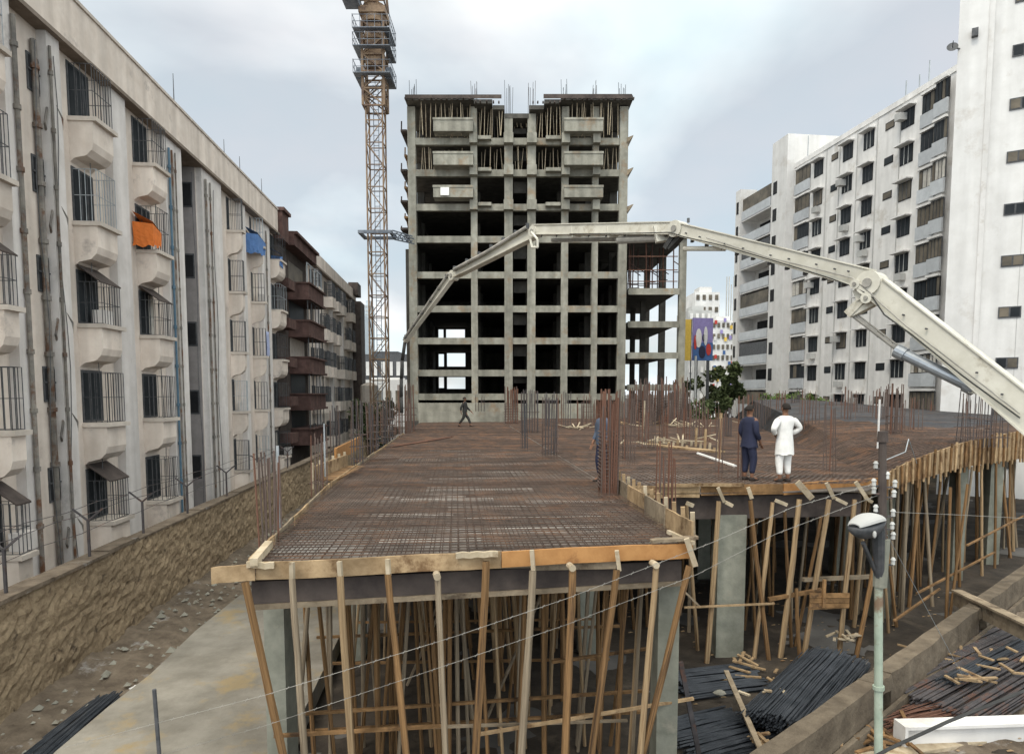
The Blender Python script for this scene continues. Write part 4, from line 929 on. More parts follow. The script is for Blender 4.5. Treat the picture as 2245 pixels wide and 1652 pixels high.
cage(684,716,1072,945,8,'rust','slim bars at left deck edge beside orange lit formwork',r=.012,ties=1)
cage(770,802,1016,872,9,'rust_dark','dark bar cluster at left deck edge, middle distance',r=.016,ties=3)
cage(806,830,985,878,8,'rust_dark','dark bars just right of middle left cluster',r=.018)
cage(838,866,965,870,9,'rust_dark','grey bars left of crane foot',r=.022)
cage(725,752,1000,888,7,'rust_dark','sparse dark bars beyond the left deck edge',r=.016,ties=1)
cage(872,912,945,835,12,'rust','rusty bars at foot of tower left corner',r=.026)
cage(1106,1136,930,846,16,'rust_red','dense red brown cage at right end of the low wall',r=.03,ties=8)
cage(1140,1182,950,852,14,'rust_dark','grey brown cage right of dense red cage',r=.022)
cage(1186,1224,998,858,12,'rust_dark','tall dark cage in middle of the deck',r=.018,ties=5)
cage(1140,1158,985,880,5,'steel_blue','few grey bars left of tall dark cage',r=.014,ties=0)
cage(1313,1352,1080,850,22,'rust_red','tall dense rusty cage at inner corner of decks with a worker inside',r=.016,th=.45,ties=16,var=.22)
cage(1262,1300,935,868,8,'rust','short bars in front of tower right half',r=.03,ties=0,var=.4)
cage(1436,1482,1128,965,10,'rust_red','sparse red bars rising before the right deck edge',z=DZ-.3,r=.013,ties=0,var=.3)
cage(1365,1392,1010,850,9,'rust','brown bars right of the tall dense cage',r=.015,var=.3)
for k, (a_, b_) in enumerate(((1376,1402),(1404,1430),(1432,1458),(1460,1484),(1482,1508))):
    cage(a_,b_,932+3*(k%2),830-4*(k%3),18,'rust',['leftmost','second','middle','fourth','rightmost'][k]+' of the five dense bar cages below the annex',r=.032,ties=10,th=.8,var=.35)
cage(1400,1440,985,880,8,'rust','brown bars above pale timber pile, left',r=.014,var=.4,ties=2)
cage(1520,1545,960,868,7,'rust','bars in front of the billboard post',r=.018,ties=1)
cage(1568,1583,1040,905,4,'rust','few thin bars left of the man in dark blue',r=.014,ties=0)
cage(1618,1632,1052,862,6,'rust_red','tall thin bars beside the man in dark blue',r=.014,ties=0,th=.15)
cage(1640,1690,940,856,10,'rust','distant bars left of the hedge',r=.022,ties=0,var=.3)
cage(1700,1720,925,855,6,'rust','distant bars before the hedge',r=.022,ties=0)
cage(1755,1795,965,852,10,'rust','sparse bars behind the white clad man',r=.014,ties=1,var=.3)
cage(1808,1830,1035,880,6,'rust','faint thin bars right of the white clad man',r=.012,ties=0)
cage(1842,1872,960,845,8,'rust','bars in front of white building lower floors',r=.017,ties=1)
cage(1912,1942,960,845,10,'rust','bars left of the white post on ramp',r=.018,ties=2)
cage(1944,1974,985,838,13,'rust','dense rusty bars right of the white post on ramp',r=.018,ties=5)
cage(1985,2020,950,870,7,'rust','short sparse bars on ramp right of dense cluster',r=.016,ties=1,z=4.3)
cage(2098,2130,985,848,6,'rust_dark','left third of comb of bars beneath the boom',z=4.3,r=.014,ties=3,d=21)
cage(2130,2165,985,858,6,'rust_dark','middle third of comb of bars beneath the boom',z=4.3,r=.014,ties=3,d=21)
cage(2165,2205,980,872,7,'rust_dark','right third of comb of bars beneath the boom',z=4.3,r=.014,ties=3,d=21)
mb = MB(); a = az(1924,985,DZ+.3); mb.tube((a.x,a.y,DZ),(a.x,a.y,ad(1924,875,a.dot(F0)).z),.03,n=8); tag(mb.build('white_post','white'),'thin white post standing among rebar on ramp','post')
a = az(1412,962,DZ); mb = MB(); mb.tube((a.x,a.y,DZ),(a.x,a.y,ad(1412,878,a.dot(F0)).z),.035,n=8); tag(mb.build('pale_post','timber_fresh'),'thin pale post standing right of tall dense cage','post')
a = az(1576,1010,DZ); mb = MB(); mb.bar((a.x,a.y,DZ),(a.x+.03,a.y,ad(1576,905,a.dot(F0)).z),.07); tag(mb.build('timber_post','timber'),'square timber post left of the man in dark blue','post')
a = az(718,1020,DZ)
mb = MB(); a = pt(713,16,DZ); mb.tube(a,(a.x,a.y,5.1),.02,n=6); tag(mb.build('pale_tube','iron_pale'),'pale tube standing beside the slim bars at left edge','tube')
mb = MB(); a = pt(622,9.8,1.6); mb.tube(a,(a.x,a.y,5.05),.02,n=6); tag(mb.build('pale_tube','iron_pale'),'pale tube standing right of rust red bars at left','tube')
mb = MB(); a = pt(878,44,3.8); mb.tube(a,(a.x,a.y,6.7),.07,n=6); tag(mb.build('pale_tube','white'),'white tube standing under the boom tip','tube')
# orange lit formwork left of the deck
fw = empty('side_formwork', V(-3.4,17,3.2), 'lit orange formwork trough standing outside left deck edge', 'formwork')
a = ad(690,1038,15.5); b = ad(760,1010,18.5)
mb = MB(); mb.bar(a,b,.06,.35); mb.build('panel','timber',fw)
for k in range(6): p = a.lerp(b,k/5); mb = MB(); mb.bar(p+V(-.05,0,.25),p+V(-.05,0,-.35),.06); mb.build('stud','timber_fresh',fw)
mb = MB(); mb.bar(a+V(.25,0,-.15),b+V(.25,0,-.15),.5,.04); mb.build('base','timber_brown',fw)
a = ad(735,998,19); b = ad(790,968,25); mb = MB(); mb.bar(a,b,.06,.4); mb.build('panel','timber_orange',fw)
for (xa, xb, n_, yb_, yt_, lab) in ((1180,1500,13,926,862,'thin rusty starter bars far back before tower and annex'),(1640,2230,17,938,858,'thin rusty starter bars standing along back of ramp'),(1030,1110,3,918,868,'thin rusty starter bars by the low wall'),(800,905,7,950,878,'thin rusty starter bars crowded left of crane foot'),(1380,1640,9,965,885,'thin rusty starter bars between annex and dark blue man')):
    for k in range(n_):
        x_ = xa+(xb-xa)*(k+rnd.random())/n_; w_ = rnd.uniform(12,24); yb2 = yb_+rnd.uniform(-8,12); cage(x_, x_+w_, yb2, yt_+rnd.uniform(-10,14), rnd.randint(5,10), rnd.choice(('rust','rust_red','rust_dark','rust')), lab, r=.020 if yb2 < 945 else .015, ties=rnd.choice((0,1,3)), var=.3)
# pale timber pile between the cages
def pile(c0, n, rx, ry, ln, m, lab, name='timber_pile', z=DZ, group='timber offcuts'):
    mb = MB()
    for i in range(n):
        x = c0.x+rnd.gauss(0,rx); y = c0.y+rnd.gauss(0,ry); a_ = rnd.uniform(0,math.pi); l_ = ln*rnd.uniform(.4,1); zz_ = z+rnd.uniform(.02,.22); up_ = rnd.uniform(-.15,.3)
        mb.bar((x,y,zz_),(x+l_*math.cos(a_),y+l_*math.sin(a_),zz_+up_*l_),.06,.03)
    o_ = mb.build(name, m); return tag(o_, lab, 'timber pile', group, kind='stuff')
tp_ = empty('stub_formwork', az(1500,985,DZ), 'low row of pale upright timber stubs on the right deck', 'formwork')
for k in range(16):
    px = 1425+k*10; py = 975+ (k*.9) ; a = az(px, py+rnd.uniform(-3,3), DZ); h = rnd.uniform(.1,.42) if k not in (10,12) else .75; mb = MB(); mb.bar(a,(a.x+.02,a.y,DZ+h),.07); mb.build('stub','timber_fresh' if k%2 else 'timber',tp_)
a, b = az(1425,976,DZ+.05), az(1580,992,DZ+.05); mb = MB(); mb.bar(a,b,.4,.12); mb.build('base_board','timber',tp_)
pile(az(1470,975,DZ), 26, .7, .5, 1.1, 'timber_fresh', 'pale offcut pile at left end of timber stubs')
pile(az(1405,935,DZ), 20, .9, .7, 1.3, 'timber', 'ochre timber pile between brown bars')
pile(az(1500,938,DZ), 24, 1.2, .5, 1.4, 'timber_fresh', 'pale timber pile near the annex foot')
pile(az(1268,942,DZ), 14, .5, .8, 1.2, 'timber_fresh', 'small pale timber pile in front of the tower')
pile(az(1275,905,DZ), 22, 1.4, .8, 1.8, 'timber', 'timber heap at the tower foot')
# ================================================================ CONCRETE PUMP BOOM
def bp(px, py):
    d = (8.25+.8233*11)/((px-CX)/FPX+.8233); return ad(px, py, d)
pb = empty('pump_boom', bp(2245,900), 'cream folding concrete pump boom arching from right edge over the decks', 'pump boom')
def arm(p0, p1, h0, h1, wd, name='arm', m='boom'):
    a, b = bp(*p0), bp(*p1); mb = MB(); mb.bar(a, b, wd, h0, wd*.92, h1); o_ = mb.build(name, m, pb)
    # flange strips proud of the box
    mb = MB(); d = (b-a).normalized(); side = d.cross(V(0,0,1)).normalized(); upv = side.cross(d)
    for s in (-1,1):
        mb.bar(a+upv*(s*h0/2), b+upv*(s*h1/2), wd+.05, .025)
    mb.build('flange', m, o_)
    return a, b, side, upv, o_
A1 = arm((2500,1108),(1925,632),.56,.38,.32)
A2 = arm((1905,612),(1492,503),.35,.27,.26)
A3 = arm((1482,501),(1172,504),.27,.26,.22)
A4 = arm((1176,510),(998,602),.26,.20,.20)
A5 = arm((992,606),(888,748),.17,.10,.13)
def disc(p, side, r, w_, name, parent, m='boom', n=20):
    mb = MB(); mb.tube(p-side*w_/2, p+side*w_/2, r, n=n); o_ = mb.build(name, m, parent)
    mb = MB(); mb.tube(p-side*(w_/2+.03), p+side*(w_/2+.03), r*.38, n=12); mb.build('pin','hose',o_); return o_
sd = A2[2]
disc(bp(1912,622), sd, .22, .40, 'elbow_joint', pb); disc(bp(1885,625), sd, .09, .44, 'elbow_joint', pb); disc(bp(1910,655), sd, .10, .44, 'elbow_joint', pb)
disc(bp(1487,503), sd, .19, .32, 'elbow_joint', pb); disc(bp(1174,508), sd, .16, .28, 'elbow_joint', pb); disc(bp(995,604), sd, .17, .24, 'elbow_joint', pb)
# linkage lever and hydraulic cylinder under the first arm
mb = MB(); mb.bar(bp(1900,650),bp(1862,690),.20,.16); mb.bar(bp(1925,660),bp(1868,690),.16,.10); mb.bar(bp(1898,640),bp(1880,650),.24,.22); mb.build('lever','boom',pb)
mb = MB(); mb.tube(bp(1868,690),bp(1975,772),.035,n=10); mb.tube(bp(1880,690),bp(1975,762),.018,n=6); mb.build('piston_rod','hose',pb)
mb = MB(); mb.tube(bp(1965,768),bp(2135,850),.10,n=14); mb.tube(bp(1965,768),bp(1985,778),.125,n=14); mb.tube(bp(2118,842),bp(2138,852),.13,n=14); mb.build('hydraulic_cylinder','chrome',pb,smooth=False)
mb = MB(); mb.bar(bp(2130,850),bp(2165,858),.2,.16); mb.build('cylinder_bracket','boom',pb)
# second cylinder and bracket at the second joint
mb = MB(); mb.bar(bp(1478,520),bp(1462,545),.2,.12); mb.bar(bp(1500,512),bp(1468,545),.16,.09); mb.build('lever','rubber',pb)
mb = MB(); mb.tube(bp(1500,545),bp(1590,545),.055,n=10); mb.build('hydraulic_cylinder','boom',pb)
mb = MB(); mb.tube(bp(1355,527),bp(1445,522),.09,n=12); mb.build('hydraulic_cylinder','hose',pb)
for p_, q_, w_, h_ in (((1445,495),(1452,530),.30,.12),((1340,495),(1343,520),.26,.05),((1262,495),(1264,520),.26,.05)): mb = MB(); mb.bar(bp(*p_),bp(*q_),w_,h_); mb.build('bracket','boom',pb)
for k, (pl, o_) in enumerate((([(2245,915),(2120,822),(2010,735),(1950,690),(1925,655),(1890,632),(1830,612),(1760,588),(1600,542),(1510,520),(1480,512),(1420,512),(1260,515)],-.19),([(2245,906),(2110,800),(2000,718),(1945,668),(1915,640),(1880,610),(1800,592),(1700,566),(1560,524)],-.19))):
    mb = MB(); mb.path([bp(*p_)+A2[2]*(o_ if i_ > 4 else -.21)+V(0,0,-.015*(i_%2)) for i_, p_ in enumerate(pl)], .013, 6); mb.build('hydraulic_hose','rubber' if k==0 else 'hose',pb)
# delivery pipe clamped alongside the arms
def side_pts(pl, off): return [bp(*p)+A2[2]*off for p in pl]
mb = MB(); mb.path(side_pts([(1475,519),(1300,522),(1200,524)],.20),.06,8); mb.path(side_pts([(1165,500),(1080,552),(1005,592)],-.18),.055,8); mb.path(side_pts([(990,600),(940,672),(892,742)],-.12),.045,8); mb.build('delivery_pipe','hose',pb)
mb = MB(); lp = [bp(1182,512)+A2[2]*-.3+V(0,0,0), bp(1196,528)+A2[2]*-.3, bp(1196,545)+A2[2]*-.3, bp(1184,545)+A2[2]*-.3, bp(1180,528)+A2[2]*-.3]; mb.path(lp,.035,8); mb.build('pipe_loop','boom',pb)
for k in range(7):
    p = bp(1165-(1165-1005)*k/6, 500+(592-500)*k/6); mb = MB(); mb.bar(p-A2[2]*.1+V(0,0,.04),p-A2[2]*.2+V(0,0,.04),.05,.16); mb.build('clamp','iron',pb)
for k in range(6):
    p = bp(985-(985-895)*k/5, 606+(738-606)*k/5); mb = MB(); mb.bar(p,p-A2[2]*.16,.045,.13); mb.build('clamp','iron',pb)
# dark bolt heads along the webs
for (x,y) in ((2150,815),(2205,862),(2040,720),(1990,690),(1870,595),(1840,590),(1740,568),(1700,560),(1640,545),(1600,535),(1545,520),(1515,512),(1800,580)):
    p = bp(x,y+2); mb = MB(); h = .19; mb.tube(p-A2[2]*.16, p-A2[2]*.215, .017, n=8); mb.build('bolt_head','iron',pb)
# clips on the lower flange
for k in range(12):
    t = k/11; p = A2[0].lerp(A2[1], t)-A2[3]*(.18-.04*t); mb = MB(); mb.bar(p, p-V(0,0,.06), .06,.1); mb.build('pipe_clip','iron',pb)
for k in range(8):
    t = (k+.5)/8; p = A3[0].lerp(A3[1], t)-V(0,0,.15); mb = MB(); mb.bar(p+V(0,0,.03), p-V(0,0,.035), .02,.2); mb.build('pipe_clip','iron',pb)
mb = MB()
for (x,y) in ((1535-26,478),(1442,492),(1460+22,487)): p = bp(x,y+10); mb.bar(p,p+V(0,0,.10),.05)
mb.build('lamp_bracket','iron',pb)
hz = [bp(888,748), bp(882,790), bp(880,830), bp(880,870), bp(881,905)]
mb = MB(); mb.path(hz,.065,8); mb.build('end_hose','rubber',pb,smooth=True)

# ================================================================ WHITE APARTMENT BUILDINGS AT RIGHT
class Fac:
    def __init__(s, px, d, vp, label, name):
        s.phi = math.atan((vp-CX)/FPX); s.D = F0*math.cos(s.phi)+RT*math.sin(s.phi); s.Nn = RT*math.cos(s.phi)-F0*math.sin(s.phi)
        s.o = pt(px, d, 0); s.root = empty(name, s.o, label, 'building', rz=-(YAW+s.phi)); WL[s.root] = s.o
    def uv(s, px, py):
        r = ray(px, py); t = (s.o-EYE).dot(s.Nn)/r.dot(s.Nn); p = EYE+r*t-s.o; return p.dot(s.D), p.z
    def b(s, x0, x1, s0, s1, z0, z1, name, m, parent=None):
        mb = MB(); mb.box(x0,x1,s0,s1,z0,z1); o_ = mb.build(name, m, s.root, local=True)
        if parent: o_.parent = parent; o_.location = o_.location - parent.location; 
        return o_
FB = Fac(1975, 56, 925, 'white ten storey apartment building receding along the right side', 'white_apartment_building')
uB = lambda px, py=700: FB.uv(px, py)[0]
zrow = []
z_t = FB.uv(1975,268)[1]; z_b = FB.uv(1966,808)[1]; st = (z_t-z_b)/7
zrow = [z_b+st*k for k in range(-2,8)]
ztopB = FB.uv(2000,205)[1]; s_r, s_l = uB(2120), uB(1733)
FB.b(0,14,s_r,s_l,0,ztopB,'wall','white2'); 
FB.b(-.08,.0-.001,s_r,s_l,ztopB-.35,ztopB+.1,'parapet','white2')
s2, s3 = uB(1733)+.003, uB(1700); zt2 = FB.uv(1712,325)[1]; FB.b(-.9,12,s2,s3,0,zt2+.4,'stair_tower','white')
s4, s5 = s3+.003, uB(1622); zt3 = FB.uv(1660,395)[1]; FB.b(1.2,12,s4,s5,0,zt3-.6,'wing','white2'); FB.b(-.9,1.197,s5-1.2,s5,0,zt3-.4,'end_fin','white')
FB.b(3,9,uB(1840),uB(1760),ztopB+.003,ztopB+1.2,'roof_room','white2')
for k, z in enumerate(zrow):
    if z < .5: continue
    def win(px, wpx, h, m='glass', hood=True, off=0, split=True):
        s0, s1 = uB(px+wpx/2), uB(px-wpx/2)
        fr = FB.b(-.03,.05,s0,s1,z-h/2+off,z+h/2+off,'window','void')
        FB.b(-.045,-.031,s0+.08,s1-.08,z-h/2+.08+off,z+h/2-.08+off,'pane',m,fr)
        if split:
            for q in (.33,.66):
                sq = s0+(s1-s0)*q; FB.b(-.06,-.046,sq-.03,sq+.03,z-h/2+off,z+h/2+off,'mullion','far_grey' if (k+int(px))%3==0 else 'iron',fr)
        if hood: FB.b(-.6,-.002,s0-.15,s1+.15,z+h/2+.05+off,z+h/2+.16+off,'hood','white')
        return s0, s1
    for j, (px, wd) in enumerate(((1972,27),(1890,22),(1846,21),(1784,19))):
        m = 'glass' if (k*5+j*3)%7 else 'glass2'
        s0, s1 = win(px, wd, 1.45, m)
        if (k*3+j*2)%5 == 0: FB.b(-.55,-.065,s0+.2,s0+.95,z-1.45,z-.9,'air_conditioner','far_grey')
        if (k*2+j)%5 == 3: FB.b(-.75,-.065,s1-.7,s1-.1,z-.1,z+.45,'air_conditioner','far_grey')
    for px, wd in ((1934,19),(1818,14)): win(px, wd, .62, 'glass2' if (k+px)%2 else 'glass', hood=False, off=.25, split=False)
    # loggias : recessed glazing above grey panels
    for px0, px1, x0 in ((1767,1736,-.05),(2038,2002,-.05),(2073,2044,-.6)):
        s0, s1 = uB(px0), uB(px1); fr = FB.b(x0,x0+.08,s0,s1,z-.45,z+1.0,'loggia','void' if (k*3+px0)%5==0 else 'iron')
        gm = ('glass2','glass','curtain','glass2','glass')[(k*2+px0)%5]
        n_ = 4
        for q in range(n_): a_ = s0+(s1-s0)*q/n_; FB.b(x0-.03,x0-.002,a_+.06,a_+(s1-s0)/n_-.04,z-.38,z+.92,'pane',gm if q != k%4 else 'glass2',fr)
        FB.b(x0-.15,x0-.002,s0,s1,z-1.5,z-.47,'panel','greypanel'); FB.b(x0-.2,x0-.002,s0,s1,z+1.02,z+1.2,'lintel','white')
    if True:
        s0 = uB(1703); FB.b(-.93,-.88,s0-.1,s0-.9+.0,z-.6,z+.7,'slot_window','void')
        # corner balconies of the wing
        s0, s1 = s4+.2, s5-1.3
        if z < zt3-1.5:
            FB.b(-.7,1.19,s0,s1,z-1.62,z-1.45,'balcony_slab','white'); FB.b(-.75,-.62,s0+.3,s1,z-1.44,z-.45,'balcony_panel','greypanel')
            w_ = FB.b(1.12,1.19,s0+.3,s1-1.0,z-1.2,z+.8,'window','void'); FB.b(1.09,1.118,s0+.5,s0+2.2,z-1.1,z+.7,'pane','glass2',w_)
            if k%2: w2_ = FB.b(-.66,-.6,s0+.4,s1-.1,z-.44,z+1.0,'screen','glass2' if k%4==1 else 'iron')
            FB.b(-.95,-.905,s5-.8,s5-.3,z-.5,z+.9,'slot_window','void')
    for px in (1958,1912,1868,1830,1802):
        pass
for px in (1957,1908,1866,1829,1801): FB.b(-.06,-.002,uB(px)-.04,uB(px)+.04,0,ztopB-.4,'drain_pipe','far_grey')
for px, h in ((1757,2.2),(1990,1.2),(2010,1.8),(1962,1.4)): FB.b(.1,.16,uB(px),uB(px)+.07,ztopB,ztopB+h,'aerial','iron_pale')

FCc = Fac(2052, 39, -1250, 'tall blank white building with short strip windows at right edge', 'white_tower_building')
zr0, zr1 = FCc.uv(2213,795)[1], FCc.uv(2222,457)[1]; st2 = (zr1-zr0)/3
uC = lambda px: FCc.uv(px, 600)[0]
ztopC = FCc.uv(2090,3)[1]
FCc.b(0,12,uC(2150),-.0,0,ztopC,'wall','white'); FCc.b(.12,12,uC(2420),uC(2150)-.003,0,ztopC+3,'wall','white')
FCc.b(-.05,-.002,uC(2152),uC(2150)+.2,0,ztopC-.1,'joint','white2')
FCc.b(-.0+.1,.118,uC(2236),uC(2235),0,ztopC+2.9,'joint','far_grey')
for k in range(-2,8):
    z = zr0+st2*k; s0, s1 = uC(2244), uC(2193)
    if z < 1: continue
    fr = FCc.b(.06,.119,s0,s1,z-.3,z+.3,'window','iron'); m_ = s0+(s1-s0)*.5
    FCc.b(.045,.058,s0+.06,m_-.04,z-.24,z+.24,'pane','glass' if k%2 else 'glass2',fr); FCc.b(.045,.058,m_+.04,s1-.06,z-.24,z+.24,'pane','glass2' if k%3 else 'glass',fr)
    s0, s1 = uC(2330), uC(2275); FCc.b(.06,.119,s0,s1,z-.3,z+.3,'window','glass')
FCc.b(-.3,-.002,-.9,-.6,ztopC-2.2,ztopC-1.8,'wall_lamp','iron')
for k in range(3): FCc.b(-.02,-.002,-1.4-2.3*k,-1.36-2.3*k,0,ztopC-1,'joint','white2') if k else None
# dish on its hidden side
p = ad(2088,104,38.8); dsh = empty('satellite_dish', p, 'dark grey dish bolted to upper left corner of tall white building', 'dish')
mb = MB(); 
rings = []
ax_ = V(-.5,-.8,.35).normalized(); a_ = ax_.cross(V(0,0,1)).normalized(); b_ = a_.cross(ax_)
for k in range(5):
    rr_ = .04+.06*k; rings.append([p+ax_*(.5*rr_*rr_)+a_*(rr_*math.cos(i*math.pi/8))+b_*(rr_*math.sin(i*math.pi/8)) for i in range(16)])
mb.loft(rings, cap=False); mb.tube(p,p+ax_*.45,.02); mb.build('bowl','iron',dsh)
mb = MB(); mb.bar(p,p+RT*.9+F0*.3,.06); mb.build('arm','iron',dsh)
# boundary wall in front of white building
mb = MB(); a, b = pt(1640,54,0), pt(2300,40,0); mb.bar((a.x,a.y,1.5),(b.x,b.y,1.5),.2,3.2); tag(mb.build('compound_wall','concrete_dark'),'grey compound wall at the foot of the white buildings','wall')

# ================================================================ FAR THINGS
def far_building(px0, px1, pyt, d, m, name, label, dep=12, floors=8, ncol=4, wm='glass', top=None):
    a, b = pt(px0,d,0), pt(px1,d,0); w_ = (b-a).length; zt = ad(px0,pyt,d).z; e = empty(name,(a+b)/2,label,'building',rz=-YAW); WL[e] = (a+b)/2
    mb = MB(); mb.box(-w_/2,w_/2,0,dep,0,zt); mb.build('wall',m,e,local=True)
    z0 = max(0, zt-floors*(zt/ max(1,floors)))
    for f in range(floors):
        mb = MB(); z = zt*(f+.35)/floors
        for c_ in range(ncol): x = -w_/2+w_*(c_+.25)/ncol; mb.box(x,x+w_/ncol*.5,-.25,-.01,z,z+zt/floors*.42)
        mb.build('window_row',wm,e,local=True)
    mb = MB(); mb.box(-w_/4,w_/4,2,8,zt,zt+zt*.05); mb.build('roof_room',m,e,local=True)
    return e
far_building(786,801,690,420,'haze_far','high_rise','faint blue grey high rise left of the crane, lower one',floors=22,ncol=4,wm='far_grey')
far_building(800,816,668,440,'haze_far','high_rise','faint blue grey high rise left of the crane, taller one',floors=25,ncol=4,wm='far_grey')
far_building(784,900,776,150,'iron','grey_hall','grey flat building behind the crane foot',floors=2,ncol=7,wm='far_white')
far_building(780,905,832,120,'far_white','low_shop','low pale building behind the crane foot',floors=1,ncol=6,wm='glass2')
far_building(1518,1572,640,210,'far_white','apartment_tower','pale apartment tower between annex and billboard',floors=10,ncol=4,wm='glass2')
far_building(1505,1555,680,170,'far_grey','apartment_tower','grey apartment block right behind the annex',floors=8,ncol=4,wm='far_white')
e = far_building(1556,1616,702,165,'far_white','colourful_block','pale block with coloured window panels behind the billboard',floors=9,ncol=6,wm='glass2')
for k in range(26):
    mb = MB(); x = -3.2+6.4*rnd.random(); z = rnd.uniform(4,24); mb.box(x,x+.6,-.4,-.26,z,z+.9); mb.build('colour_panel',rnd.choice(('yellow_paint','blue_paint','red_paint','far_white','violet_paint')),e,local=True)
e = empty('bare_frame', pt(1600,190,0), 'distant rebar and columns of a building frame left of white apartments','building',rz=-YAW); WL[e] = pt(1600,190,0)
for px in range(1586,1622,5):
    mb = MB(); x = (pt(px,190,0)-WL[e]).dot(RT); mb.box(x,x+.25,0,.25,0,ad(1600,600+rnd.uniform(0,25),190).z); mb.build('column','far_grey',e,local=True)
# billboard
bbp = pt(1535,75,0); bb = empty('billboard', bbp, 'tall blue red and violet advertising billboard on posts', 'billboard', rz=-YAW+R(12)); WL[bb] = bbp
zb0, zb1 = ad(1535,790,75).z, ad(1535,697,75).z; wd = 2.35
mb = MB(); mb.box(-wd/2,wd/2,-.1,.1,zb0,zb1); mb.build('panel','violet_paint',bb,local=True)
mb = MB(); mb.box(-wd/2,wd/2,-.16,-.101,zb0,zb0+(zb1-zb0)*.42); mb.build('lower_field','blue_paint',bb,local=True)
for (x0,x1,f0,f1,m) in ((-.9,-.2,.3,.75,'white'),(-1.1,-.75,.25,.6,'red_paint'),(.35,.95,.12,.4,'red_paint'),(.05,.5,.35,.8,'car_white'),(-.5,.3,.05,.35,'navy_cloth'),(-.1,.2,.45,.62,'navy_cloth')):
    mb = MB(); h = zb1-zb0; cx_, cz_ = (x0+x1)/2, zb0+h*(f0+f1)/2; rx, rz_ = (x1-x0)/2, h*(f1-f0)/2
    mb.loft([[(cx_+rx*math.cos(i*math.pi/7),yy,cz_+rz_*math.sin(i*math.pi/7)) for i in range(14)] for yy in (-.165,-.21)]); mb.build('printed_shape',m,bb,local=True)
mb = MB(); mb.bar((-.7,0,0),(-.7,0,zb0),.25); mb.bar((.7,0,0),(.7,0,zb0),.25); mb.build('post','iron',bb,local=True)
yp = pt(1500,72,0); yb = empty('banner', yp, 'narrow yellow vertical banner beside the billboard','banner',rz=-YAW); WL[yb] = yp
mb = MB(); mb.box(-.45,.45,-.1,.1,ad(1500,790,72).z,ad(1500,700,72).z); mb.build('cloth','yellow_paint',yb,local=True); mb = MB(); mb.bar((.5,0,0),(.5,0,ad(1500,700,72).z),.1); mb.build('post','iron',yb,local=True)
# street lamp post by the billboard
p = pt(1521,70,0); mb = MB(); mb.tube(p,(p.x,p.y,ad(1521,780,70).z),.12,n=8); tag(mb.build('lamp_post','tank_white'),'pale lamp post standing before the billboard','post')
# trees and hedge
def tree(base, h, rad, n, m, name, label, cat='tree', low=.25, trunk=True, leaf=.3, group=None):
    e = empty(name, base, label, cat, group); cl = [(V(rnd.gauss(0,.42)*rad, rnd.gauss(0,.42)*rad, h*(low+(1-low)*rnd.uniform(.12,.88))), rad*rnd.uniform(.25,.5)) for _ in range(12)]
    mb = MB()
    for i in range(n):
        c, r_ = cl[rnd.randrange(len(cl))]; dv = V(rnd.gauss(0,1),rnd.gauss(0,1),rnd.gauss(0,1)).normalized()*(r_*rnd.uniform(.5,1.05)); p = Vector(base)+c+dv
        a_ = V(rnd.gauss(0,1),rnd.gauss(0,1),rnd.gauss(0,1)).normalized(); b_ = a_.cross(V(rnd.gauss(0,1),rnd.gauss(0,1),rnd.gauss(0,1))).normalized(); l_ = leaf*rnd.uniform(.6,1.3)
        mb.add([p-a_*l_, p+b_*l_*.5, p+a_*l_, p-b_*l_*.5], [(0,1,2,3)])
    mb.build('crown', m, e)
    mb = MB(); b0 = Vector(base)
    mb.tube(b0, b0+V(0,0,h*.5), rad*.09, rad*.05, 7)
    for c, r_ in cl[:6]: mb.tube(b0+V(0,0,h*.35), b0+c, rad*.04, rad*.012, 5)
    mb.build('trunk','bark',e); return e
tree(pt(1588,78,0), 9.4, 1.8, 2600, 'leaf', 'street_tree', 'dark green tree between billboard and white apartments')
tree(pt(1562,84,0), 9.3, 1.8, 1500, 'leaf', 'street_tree', 'smaller dark tree just right of the billboard')
tree(pt(1500,80,0), 7.5, 1.6, 1200, 'leaf', 'street_tree', 'low dark tree showing behind the billboard posts')
for i, (px, h) in enumerate(((1696,6.3),(1722,6.9),(1750,6.6),(1778,6.1),(1540,6.2))):
    tree(pt(px,52,0), h*.92, 1.15, 1300, 'leaf_bright' if i<4 else 'leaf', 'shrub', ['leftmost bright shrub before the white apartments','second bright shrub before the white apartments','third bright shrub before the white apartments','rightmost bright shrub before the white apartments','dark shrub below the billboard'][i], 'shrub', low=.2, leaf=.16, group='shrubs by the white apartments' if i<4 else None)
for i, (px, d, h) in enumerate(((792,62,7.0),(812,58,6.2),(845,66,6.6))): tree(pt(px,d,0), h*.8, 1.4, 900, 'leaf', 'shrub', ['dark shrub left of the crane foot','small dark shrub by the crane foot','dark shrub right of the crane foot'][i],'shrub',low=.2,leaf=.2)
# pale water tank and parked truck near the crane foot
p = pt(812,70,0); mb = MB(); mb.tube((p.x,p.y,4.2),(p.x,p.y,6.6),.9,n=16); mb.tube((p.x,p.y,6.6),(p.x,p.y,6.9),.9,.3,n=16); mb.box(p.x-.9,p.x+.9,p.y-.9,p.y+.9,0,4.2); tag(mb.build('water_tank','ledge'),'round pale water tank on a block left of the crane foot','tank')

